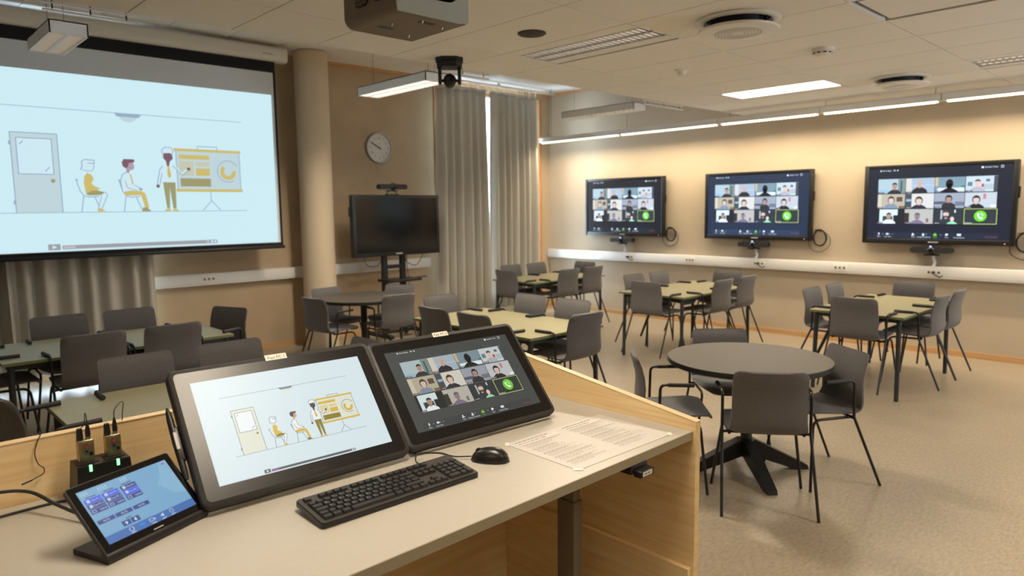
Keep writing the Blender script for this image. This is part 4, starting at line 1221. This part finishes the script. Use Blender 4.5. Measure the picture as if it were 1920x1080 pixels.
def round_table(x, y, ang, label):
    t = thing('round_table', label, 'table', (x, y, 0), math.radians(ang), 'round pedestal tables')
    MB().lathe([(0, .704), (.488, .704), (.498, .71), (.5, .714), (.5, .7395), (.4985, .7405), (0, .7405)], 64).build('tabletop', 'dark_edge', t, 30)
    MB().lathe([(.4975, .7405), (.4975, .7415), (0, .7415)], 64).build('laminate', 'dark_laminate', t)
    MB().lathe([(.036, .1), (.036, .70)], 24).build('column', 'black_steel', t, 40)
    MB().lathe([(.036, .66), (.15, .698), (.15, .704), (0, .704)], 24).build('top_bracket', 'black_steel', t, 40)
    for k in range(4):
        M = Matrix.Rotation(k * PI / 2, 4, 'Z')
        w0, w1 = .036, .03
        vs = [(0, -w0, .11), (0, w0, .11), (0, w0, .215), (0, -w0, .215), (.05, -w0, .10), (.05, w0, .10), (.05, w0, .21), (.05, -w0, .21),
              (.41, -w1, .0), (.41, w1, .0), (.40, w1, .028), (.40, -w1, .028), (.33, -w1, .0), (.33, w1, .0)]
        fs = [(0, 1, 5, 4), (1, 2, 6, 5), (2, 3, 7, 6), (3, 0, 4, 7), (4, 5, 13, 12), (12, 13, 9, 8), (7, 6, 10, 11), (8, 9, 10, 11), (5, 6, 10, 9, 13), (4, 12, 8, 11, 7), (0, 3, 2, 1)]
        MB().add(vs, fs, M).build('foot', 'black_steel', t)
    return t
round_table(4.08, 2.11, 50, 'round dark pedestal table right of the lectern')
GS = 'grey armchairs standing at the round tables'
chair(3.65, 1.77, 36, 'nearest grey chair with its back to the camera at the near round table', GS, False)
chair(4.40, 1.72, 146, 'grey chair on the right side of the near round table', GS, False)
chair(3.56, 2.46, -48, 'grey chair on the left side of the near round table beside the lectern', GS, False)
chair(4.50, 2.52, 225, 'grey chair on the far side of the near round table', GS, False)
round_table(4.12, 6.72, 20, 'round dark pedestal table by the column')
chair(3.56, 6.62, 8, 'bluish grey chair at the left of the far round table by the column', GS, False)
chair(4.03, 7.26, -85, 'grey chair on the far left side of the far round table', GS, False)
chair(4.24, 6.30, 86, 'grey chair with its back to the camera at the far round table', GS, False)
chair(4.68, 6.92, 205, 'grey chair on the far right of the round table before the mobile screen', GS, False)

# ------------------------------------------------------------------ the lectern desk
D0, D1 = -0.55, 1.866
t = thing('lectern', 'maple lectern desk with beige worktop and raised side panels', 'desk', (0, 0, 0))
MB().rbox(D0, D1 - .002, 1.143, 2.0, .972, 1.0, .0012, 1).build('worktop', 'desk_laminate', t)
MB().box(D0, D1 - .002, 1.1415, 1.1432, .973, .9992).build('edge_band', 'desk_edge', t)
MB().box(D0, D1 + .027, 2.006, 2.031, .015, 1.152).build('back_panel', 'maple', t)
MB().box(D0, D1 + .027, 2.004, 2.033, 1.152, 1.1545).build('panel_edge', mat('maple_edge', rgb(236, 206, 158), .45), t)
def side_panel(x0, x1):
    yz = [(1.132, .015), (2.006, .015), (2.006, 1.148), (1.132, 1.030)]
    b = MB()
    b.add([(x0, y, z) for y, z in yz] + [(x1, y, z) for y, z in yz], [(0, 1, 2, 3), (7, 6, 5, 4), (0, 4, 5, 1), (1, 5, 6, 2), (2, 6, 7, 3), (3, 7, 4, 0)])
    o = b.build('side_panel', 'maple_y', t)
    e = MB()
    e.add([(x0 - .001, 1.131, 1.0300), (x1 + .001, 1.131, 1.0300), (x1 + .001, 2.006, 1.1482), (x0 - .001, 2.006, 1.1482), (x0 - .001, 1.131, 1.0325), (x1 + .001, 1.131, 1.0325), (x1 + .001, 2.006, 1.1507), (x0 - .001, 2.006, 1.1507)], [(0, 1, 2, 3), (4, 5, 6, 7), (0, 1, 5, 4), (1, 2, 6, 5), (2, 3, 7, 6), (3, 0, 4, 7)])
    e.build('panel_edge', 'maple_edge', t)
    return o
side_panel(D1, D1 + .025)
side_panel(D0 - .025, D0)
MB().box(D1 - .02, D1 - .001, 1.14, 2.0, .015, .55).build('plinth_board', 'maple_y', t)
MB().box(.62, D1 - .021, 1.985, 2.005, .015, .55).build('plinth_board', 'maple', t)
MB().box(D0 + .01, .615, 1.985, 2.005, .015, .55).build('plinth_board', 'maple', t)
MB().box(1.40, 1.405, 2.0035, 2.0062, .56, .97).build('panel_joint', 'dark_edge', t)
for lx in (1.652, -.33):
    lg = MB().rbox(lx, lx + .045, 1.45, 1.525, .03, .735, .004).build('leg', 'leg_taupe', t, 50)
    MB().rbox(lx + .005, lx + .040, 1.456, 1.519, .70, .965, .003).build('inner_tube', 'leg_taupe', lg, 50)
    MB().rbox(lx - .02, lx + .065, 1.22, 1.9, .015, .045, .006).build('leg_foot', 'leg_taupe', lg, 50)
MB().box(-.3, 1.66, 1.46, 1.51, .93, .968).build('cross_beam', 'leg_taupe', t)
cu = MB().rbox(1.545, 1.625, 1.142, 1.20, .945, .971, .004).build('height_control', 'black_plastic', t, 50)
cv = MB().rbox(1.56, 1.625, 1.118, 1.146, .937, .958, .004).build('control_face', 'black_plastic', cu, 50)
p = Paint(1, 1, .0003); p.rect(-.022, -.007, .022, .007, rgb(232, 232, 230), 1); p.rect(-.014, -.0015, -.002, .0015, rgb(60, 60, 60), 2); p.rect(.001, -.0015, .013, .0015, rgb(60, 60, 60), 2)
p.build('control_label', 'paper_print', cu, (1.59, 1.1176, .9485), (PI / 2, 0, 0))

# ------------------------------------------------------------------ pen displays
def pen_display(label, corner, yaw, tilt, aw, ah, which):
    """corner = lower left corner of the lit picture area"""
    t = thing('pen_display', label, 'display', corner, 0, None, (tilt, 0, yaw))
    # local x right, y up the screen, z out of the screen
    bx, bt = .047, .045
    out = rrect(-bx, -bt, aw + bx, ah + bt, .022, 6)
    b = MB()
    ins = rrect(-bx + .004, -bt + .004, aw + bx - .004, ah + bt - .004, .019, 6)
    n = len(out)
    vs = [(p[0], p[1], -.034) for p in ins] + [(p[0], p[1], -.026) for p in out] + [(p[0], p[1], -.004) for p in out] + [(p[0], p[1], 0) for p in ins]
    fs = [tuple(range(n - 1, -1, -1)), tuple(range(3 * n, 4 * n))]
    for r_ in range(3):
        fs += [(r_ * n + i, r_ * n + (i + 1) % n, (r_ + 1) * n + (i + 1) % n, (r_ + 1) * n + i) for i in range(n)]
    b.add(vs, fs)
    b.build('housing', mat('display_housing', rgb(46, 45, 44), .5), t, 50)
    MB().slab(rrect(-bx + .013, -bt + .013, aw + bx - .013, ah + bt - .013, .013, 6), -.001, .0008).build('glass', mat('etched_glass', rgb(14, 14, 16), .3, spec=.45), t)
    if which == 1:
        p = Paint(aw / 16, ah / 9, .00006); slide(p, PAL_DISPLAY)
        p.build('screen', 'display_print', t, (0, 0, .0011))
    else:
        meeting(t, aw / 16, ah / 9, 'display_print', rgb(66, 70, 70), (0, 0, .0011), None, .00006, rgb(58, 62, 64))
    p = Paint(1, 1, .0002)
    p.poly(rrect(-.03, -.0085, .03, .0085, .001), rgb(240, 236, 226), 1)
    p.text('Fast PC %d' % which, 0, -.005, .013, rgb(52, 46, 40), 2)
    p.build('label_sticker', 'paper_print', t, (aw * (.50 if which == 1 else .47), ah + bt - .006, .0009))
    p = Paint(1, 1, .0001); p.text('wacom', 0, 0, .012, rgb(58, 58, 60), 1)
    p.build('maker_name', 'paper_print', t, (aw * .52, -bt + .021, .0009))
    # folding legs behind
    for xx in (.09, aw - .09):
        MB().rbox(xx - .02, xx + .02, ah * .35, ah * .35 + .012, -.20, -.03, .004).build('stand_leg', 'black_plastic', t)
    if which == 1:
        h = MB().rbox(-bx - .016, -bx - .001, .09, .18, -.03, -.012, .004).build('pen_holder', 'black_plastic', t, 50)
    return t
t1 = pen_display('left pen display showing the training cartoon', (.585, 1.617, 1.058), math.radians(-2.64), math.radians(49.5), .468, .281, 1)
t2 = pen_display('right pen display showing the video meeting', (1.147, 1.602, 1.057), math.radians(-3.6), math.radians(48.3), .479, .2755, 2)
# stylus clipped to the left display
t = thing('stylus_pen', 'black stylus clipped to the side of the left pen display', 'stylus', t1.location, 0, None, t1.rotation_euler[:])
MB().tube([(-.058, .045, -.02), (-.059, .07, -.02), (-.06, .14, -.02), (-.06, .2, -.02), (-.06, .222, -.02), (-.06, .236, -.02)], [.005, .0075, .0085, .008, .006, .0015], 12).build('barrel', 'black_plastic', t, 60)
MB().rbox(-.064, -.056, .12, .165, -.0135, -.0105, .001).build('side_button', 'grey_enamel', t)

# ------------------------------------------------------------------ touch panel
t = thing('touch_panel', 'black tabletop touch panel with blue control page', 'tablet', (.333, 1.538, 1.033), 0, None, (math.radians(43.9), 0, math.radians(21.6)))
aw, ah = .212, .1325
MB().slab(rrect(-.016, -.018, aw + .016, ah + .016, .006, 4), -.011, 0).build('housing', 'black_plastic', t, 50)
MB().slab(rrect(-.0145, -.0165, aw + .0145, ah + .0145, .005, 4), 0, .0006).build('glass', mat('panel_glass', rgb(10, 10, 12), .1), t)
p = Paint(aw / 16, ah / 10, .00006)
B1, B2, B3, B4 = rgb(118, 168, 204), rgb(54, 74, 142), rgb(66, 92, 222), rgb(62, 110, 176)
WT = rgb(206, 220, 240)
p.rect(0, 0, 16, 10, B1, 0)
p.poly([(12.2, 6.2), (13.5, 7.5), (14.5, 9.9), (15.95, 9.9), (15.95, 3.0), (14, 3.5)], rgb(132, 180, 210), .5)
for i in range(7): p.rect(3.2 + i * .42 + (2.2 if i > 3 else 0), 8.9, 3.45 + i * .42 + (2.2 if i > 3 else 0), 9.7, rgb(150, 190, 214), .5)
p.rect(.3, 9.0, 1.6, 9.7, rgb(140, 184, 210), .5)
p.rect(0, 0, 16, 1.38, B4, 1)
for (x0, hi), nm in zip(((.32, 0), (3.28, 0), (6.4, 1)), ('Projector', 'Small projectors', 'Side monitors')):
    x1 = x0 + 2.76
    for r_ in range(3):
        y0 = 7.45 - r_ * .95
        p.rect(x0, y0, x1, y0 + .88, B3 if r_ == hi else B2, 1)
        if r_ < 2:
            for a in (0, 1):
                for b in (0, 1): p.rect(x0 + .35 + a * .26, y0 + .22 + b * .26, x0 + .58 + a * .26, y0 + .45 + b * .26, WT, 2)
            p.text('Fast PC %d' % (r_ + 1), x1 - .15, y0 + .3, .42, WT, 2, 'r')
        else:
            p.line([(x0 + .3, y0 + .25), (x0 + .3, y0 + .65), (x0 + .85, y0 + .65), (x0 + .85, y0 + .25), (x0 + .25, y0 + .25)], .06, WT, 2)
            p.text('Laptop', x1 - .15, y0 + .3, .42, WT, 2, 'r')
    p.rect(x0 + .5, 8.5, x0 + 1.2, 8.66, rgb(54, 76, 110), 2); p.rect(x0 + 1.28, 8.5, x0 + 2.2, 8.66, rgb(54, 76, 110), 2)
for x0 in (.3, 3.3, 6.36):
    p.rect(x0, 3.58, x0 + 2.82, 4.3, B2, 1); p.text('MUTE', x0 + 1.41, 3.78, .42, WT, 2)
p.rect(4.4, 2.78, 5.3, 2.92, rgb(54, 76, 110), 2)
for x0, s in ((3.4, 1), (4.95, -1)):
    p.rect(x0, 1.68, x0 + 1.42, 2.6, B2, 1)
    c = x0 + .71
    p.poly([(c - .3, 2.14 - s * .02), (c, 2.14 + s * .32), (c + .3, 2.14 - s * .02)][::s], WT, 2); p.rect(c - .1, 2.14 - .3 if s > 0 else 2.1, c + .1, 2.16 if s > 0 else 2.45, WT, 2)
p.line(arc(4.22, .82, .36, .36, 110, 430, 18), .1, WT, 2); p.rect(4.22 - .4, .12, 4.22 + .4, .24, WT, 2)
p.rect(5.6, .55, 6.5, 1.1, rgb(50, 130, 220), 2); p.rect(5.65, .12, 6.45, .24, rgb(50, 130, 220), 2)
p.line([(7.4, .6), (7.4, 1.05), (8.1, 1.05), (8.1, .6), (7.4, .6)], .08, WT, 2); p.poly([(8.15, .82), (8.45, .62), (8.45, 1.02)], WT, 2); p.rect(7.92 - .4, .12, 7.92 + .4, .24, WT, 2)
p.poly([(9.5, .7), (9.7, .7), (10.0, .45), (10.0, 1.2), (9.7, .95), (9.5, .95)], WT, 2); p.rect(9.8 - .4, .12, 9.8 + .4, .24, WT, 2)
p.line(arc(11.55, .85, .36, .36, 0, 360, 20) + [(11.91, .85)], .07, WT, 2); p.text('?', 11.55, .66, .5, WT, 2); p.rect(11.55 - .4, .12, 11.55 + .4, .24, WT, 2)
p.rect(14.9, 9.25, 15.5, 9.55, rgb(150, 100, 180), 1.5)
p.build('screen', 'display_print', t, (0, 0, .0007))
MB().box(aw / 2 - .012, aw / 2 + .012, -.0125, -.0105, .0006, .0009).build('maker_mark', 'grey_enamel', t)
MB().tube([(-.016, -.02, -.012), (aw + .016, -.02, -.012)], .0125, 14).build('front_roll', 'black_plastic', t, 60)
Mi = t.rotation_euler.to_matrix().inverted()
ft = MB()
Z0 = 1.0
mw = Matrix.Translation(t.location) @ t.rotation_euler.to_matrix().to_4x4()
u = Vector((math.cos(math.radians(21.6)), math.sin(math.radians(21.6)), 0)); v = Vector((-u.y, u.x, 0))
o0 = Vector((.333, 1.538, 0)) - u * .016 - v * .012
pts = [o0, o0 + u * .244, o0 + u * .244 + v * .105, o0 + v * .105]
ft.slab([(q.x, q.y) for q in pts], 1.0005, 1.013, mw.inverted())
ft.build('foot', 'black_plastic', t)

# ------------------------------------------------------------------ microphone charger and pocket transmitters
t = thing('charging_dock', 'black charging dock with two pocket transmitters behind the touch panel', 'charger', (.414, 1.935, 1.0))
MB().add([(-.064, -.044, 0), (.064, -.044, 0), (.064, .044, 0), (-.064, .044, 0), (-.058, -.038, .09), (.058, -.038, .09), (.058, .038, .09), (-.058, .038, .09)],
         [(0, 3, 2, 1), (4, 5, 6, 7), (0, 1, 5, 4), (1, 2, 6, 5), (2, 3, 7, 6), (3, 0, 4, 7)]).build('body', 'black_plastic', t)
for xx in (-.030, .030):
    MB().rbox(xx - .024, xx + .024, -.018, .018, .0895, .0925, .002).build('slot', 'rubber', t)
    MB().box(xx - .003, xx + .003, -.0415, -.036, .076, .0912).build('charge_light', 'led_green', t)
def transmitter(x, label):
    t = thing('pocket_transmitter', label, 'transmitter', (x, 1.937, 1.0905), 0, 'gold pocket transmitters')
    MB().rbox(-.0175, .0175, -.012, .012, 0.0022, .056, .002).build('body', 'gold_metal', t, 50)
    MB().box(-.004, .004, -.0135, -.0118, .012, .05).build('front_panel', 'brushed_aluminium', t)
    MB().lathe([(0, 0), (.003, 0), (.003, .003), (0, .003)], 12, Matrix.Translation((.0, -.0135, .04)) @ Matrix.Rotation(PI / 2, 4, 'X')).build('record_dot', mat('red_plastic', rgb(170, 40, 34), .4), t)
    MB().lathe([(0, 0), (.003, 0), (.003, .003), (0, .003)], 12, Matrix.Translation((.0, -.0135, .029)) @ Matrix.Rotation(PI / 2, 4, 'X')).build('button', 'black_plastic', t)
    MB().rbox(.006, .0125, -.0135, -.0115, .016, .026, .001).build('switch', 'black_plastic', t)
    MB().lathe([(.0075, .055), (.0078, .062), (.0062, .083), (.006, .085), (0, .086)], 14, Matrix.Translation((-.010, 0, 0))).build('antenna', 'black_plastic', t, 50)
    MB().lathe([(.006, .055), (.006, .062), (.004, .0625)], 12, Matrix.Translation((.008, 0, 0))).build('jack_ring', 'brushed_aluminium', t, 50)
    MB().lathe([(.0055, .062), (.0062, .07), (.0045, .086), (.002, .097), (0, .097)], 12, Matrix.Translation((.008, 0, 0))).build('plug', 'black_plastic', t, 50)
    return t
a = transmitter(.384, 'left gold pocket transmitter in the charging dock')
MB().tube(spline([(.008, 0, .095), (.008, .005, .114), (.009, .02, .116), (.013, .045, .1), (.012, .06, .075), (.0, .064, .066)]), .0012, 6).build('cable', 'black_plastic', a, 60)
b = transmitter(.444, 'right gold pocket transmitter in the charging dock')
MB().tube(spline([(.008, 0, .095), (.012, .01, .112), (.03, .03, .124), (.042, .045, .12), (.043, .062, .09), (.042, .066, .067)]), .0012, 6).build('cable', 'black_plastic', b, 60)
t = thing('lavalier_microphone', 'thin black clip microphone cable hanging over the lectern panel', 'microphone', (.3, 2.0, 1.0))
MB().tube(spline([(.01, .045, .1595), (.006, .012, .1585), (-.002, .0, .15), (-.011, -.002, .12), (-.006, -.004, .092), (.004, -.006, .08), (.002, -.008, .067), (-.012, -.008, .061), (-.022, -.009, .057)]), .0012, 6).build('cable', 'black_plastic', t, 60)
MB().tube([(-.022, -.009, .057), (-.044, -.01, .052)], .002, 8).build('capsule', 'black_plastic', t, 60)
t = thing('power_cable', 'thick black cable looping over the desk to the touch panel', 'cable', (0, 0, 1.0))
MB().tube(spline([(.0, 1.98, .04), (.1, 1.97, .055), (.2, 1.95, .06), (.262, 1.93, .05), (.30, 1.86, .03), (.335, 1.78, .018), (.36, 1.72, .02)]), .0042, 8).build('cord', 'rubber', t, 60)
t = thing('data_cable', 'thin black cable lying flat on the desk behind the touch panel', 'cable', (0, 0, 1.0))
MB().tube(spline([(.0, 1.86, .0035), (.15, 1.93, .0035), (.25, 1.945, .0035), (.33, 1.94, .0035), (.35, 1.90, .0035), (.34, 1.84, .0035), (.37, 1.78, .0035), (.42, 1.75, .0035)]), .0032, 8).build('cord', 'rubber', t, 60)

# ------------------------------------------------------------------ keyboard
KW, KD = .445, .140
kyaw = math.radians(-2.0)
t = thing('keyboard', 'black full size computer keyboard on the desk', 'keyboard', (.704, 1.352, 1.0005), 0, None, (math.radians(5.0), 0, kyaw))
MB().slab(rrect(0, 0, KW, KD, .010, 5), .0006, .011).build('base', 'black_plastic', t, 40)
MB().slab(rrect(.002, .002, KW - .002, KD - .002, .009, 5), .011, .0135).build('top_plate', mat('key_plate', rgb(58, 54, 50), .5), t, 40)
for xx in (.03, KW - .03):
    MB().rbox(xx - .012, xx + .012, KD - .02, KD - .01, -.010, .001, .001).build('riser_foot', 'black_plastic', t)
km = {}
mat('keycap', rgb(40, 40, 41), .42)
def key(x, y, w, h=.0168):
    k = (round(w, 4), round(h, 4))
    if k not in km:
        m_ = MB(); a_, b_ = w - .0012, h - .0012
        i_ = .0022
        m_.add([(0, 0, 0), (a_, 0, 0), (a_, b_, 0), (0, b_, 0), (i_, i_, .0068), (a_ - i_, i_, .0068), (a_ - i_, b_ - i_ * .6, .0068), (i_, b_ - i_ * .6, .0068)], [(0, 1, 5, 4), (1, 2, 6, 5), (2, 3, 7, 6), (3, 0, 4, 7), (4, 5, 6, 7)])
        km[k] = m_.mesh('key'); km[k].materials.append(MATS['keycap'])
    return obj('key', km[k], None, t, (x, y, .0135))
U = .0188
X0, Y0 = .012, .012
def row(y, x, ws):
    for w in ws:
        if w > 0: key(x, y, w * U)
        x += abs(w) * U
row(Y0, X0, [1.25, 1.25, 1.25, 6.25, 1.25, 1.25, 1.25, 1.25])
row(Y0 + .0182, X0, [1.25, 1] + [1] * 10 + [2.75])
row(Y0 + .0364, X0, [1.75] + [1] * 12 + [1.25])
row(Y0 + .0546, X0, [1.5] + [1] * 12 + [1.5])
row(Y0 + .0728, X0, [1] * 13 + [2])
row(Y0 + .0985, X0, [1, -1, 1, 1, 1, 1, -.5, 1, 1, 1, 1, -.5, 1, 1, 1, 1])
XN = X0 + 15.25 * U
row(Y0, XN, [1, 1, 1]); row(Y0 + .0182, XN, [-1, 1]); row(Y0 + .0546, XN, [1, 1, 1]); row(Y0 + .0728, XN, [1, 1, 1]); row(Y0 + .0985, XN, [1, 1, 1])
XP = XN + 3.3 * U
row(Y0, XP, [2, 1]); row(Y0 + .0182, XP, [1, 1, 1]); row(Y0 + .0364, XP, [1, 1, 1]); row(Y0 + .0546, XP, [1, 1, 1]); row(Y0 + .0728, XP, [1, 1, 1, 1])
key(XP + 3 * U, Y0, U, .035); key(XP + 3 * U, Y0 + .0364, U, .035)
p = Paint(1, 1, .0001)
rr = random.Random(3)
for i, chs in enumerate(('ZXCVBNM', 'ASDFGHJKL', 'QWERTYUIOP', '1234567890')):
    for j, ch in enumerate(chs):
        x = X0 + ([2.25, 1.75, 1.5, 1.0][i] + j) * U
        p.text(ch, x + .0055, Y0 + .0182 * (i + 1) + .0085, .0062, rgb(190, 188, 182), 1)
p.build('legends', 'paper_print', t, (0, 0, .0205))
MB().tube(spline([(.355, KD + .001, .006), (.36, KD + .03, .004), (.38, KD + .055, .012), (.41, KD + .075, .0)]), .002, 6).build('cable', 'black_plastic', t, 60)

# ------------------------------------------------------------------ mouse
t = thing('computer_mouse', 'black computer mouse beside the keyboard', 'mouse', (1.248, 1.405, 1.0005), math.radians(35))
rows = []
for i in range(15):
    v = i / 14
    y = -.056 + .112 * v
    hw = .031 * (max(0.0, 1 - abs(2 * v - 1) ** 2.6)) ** .5
    hw *= (1.0 - .10 * v)
    hz = .037 * (max(0.0, 1 - abs((v - .42) / .58 if v > .42 else (v - .42) / .42) ** 2.4)) ** .6
    r_ = []
    for k in range(13):
        a = PI * k / 12
        r_.append((hw * math.cos(a), y, .002 + hz * math.sin(a) ** .8))
    rows.append(r_)
MB().grid(rows).build('shell', mat('mouse_black', rgb(26, 25, 25), .3), t, 60)
MB().slab([(q[0], q[1]) for q in arc(0, 0, .027, .05, n=24)], 0, .004).build('sole', 'black_plastic', t)
MB().lathe([(0, -.003), (.009, -.003), (.009, .003), (0, .003)], 16, Matrix.Translation((0, .032, .026)) @ Matrix.Rotation(PI / 2, 4, 'Y')).build('scroll_wheel', 'rubber', t, 40)
Mm = (Matrix.Translation(t.location) @ Matrix.Rotation(math.radians(35), 4, 'Z')).inverted()
cp_ = [Mm @ Vector(q) for q in ((1.217, 1.449, 1.010), (1.19, 1.49, 1.006), (1.185, 1.545, 1.003), (1.16, 1.575, 1.003), (1.135, 1.59, 1.003), (1.122, 1.625, 1.003))]
MB().tube(spline(cp_), .0019, 6).build('cable', 'black_plastic', t, 60)

# ------------------------------------------------------------------ instruction sheet
t = thing('instruction_sheet', 'laminated sheet of printed instructions on the desk', 'paper', (1.364, 1.181, 1.0004), math.radians(-1.0))
SW, SH = .43, .291
MB().slab(rrect(0, 0, SW, SH, .006, 4), 0, .0008).build('laminate', 'paper_white', t)
p = Paint(1, 1, .00008)
ink, gr, sh = rgb(96, 88, 84), rgb(168, 156, 150), rgb(222, 212, 210)
rr = random.Random(11)
for cx in (.022, .228):
    y = SH - .028
    p.rect(cx - .004, y - .012, cx + .17, y + .004, sh, 1)
    for yy_, e_ in ((y + .008, .13), (y - .007, .11)):
        x = cx
        while x < cx + e_:
            wl = rr.uniform(.006, .018); p.rect(x, yy_, x + wl, yy_ + .0036, ink, 2); x += wl + .003
    y -= .024
    n = 0
    while y > .035:
        if n % 6 == 5:
            y -= .006
        ind = .006 if n % 3 else 0
        if n % 6 == 0: ind = 0
        x = cx + ind; end = cx + ind + rr.uniform(.07, .165)
        while x < end:
            wl = rr.uniform(.004, .016)
            p.rect(x, y, min(x + wl, end), y + .0024, ink if n % 6 == 0 else gr, 2)
            x += wl + .0024
        y -= .0064
        n += 1
p.line([(SW / 2, .02), (SW / 2, SH - .02)], .0006, sh, 1)
p.build('print', 'paper_print', t, (0, 0, .0009))
mat('clear_tape', rgb(236, 230, 214), .3)
for x, y, a in ((.004, .004, 45), (SW - .004, .004, -45), (.004, SH - .004, -45)):
    MB().rbox(-.014, .014, -.006, .006, .0009, .0012, .0001, 1, Matrix.Translation((x, y, 0)) @ Matrix.Rotation(math.radians(a - 90), 4, 'Z')).build('tape', 'clear_tape', t)
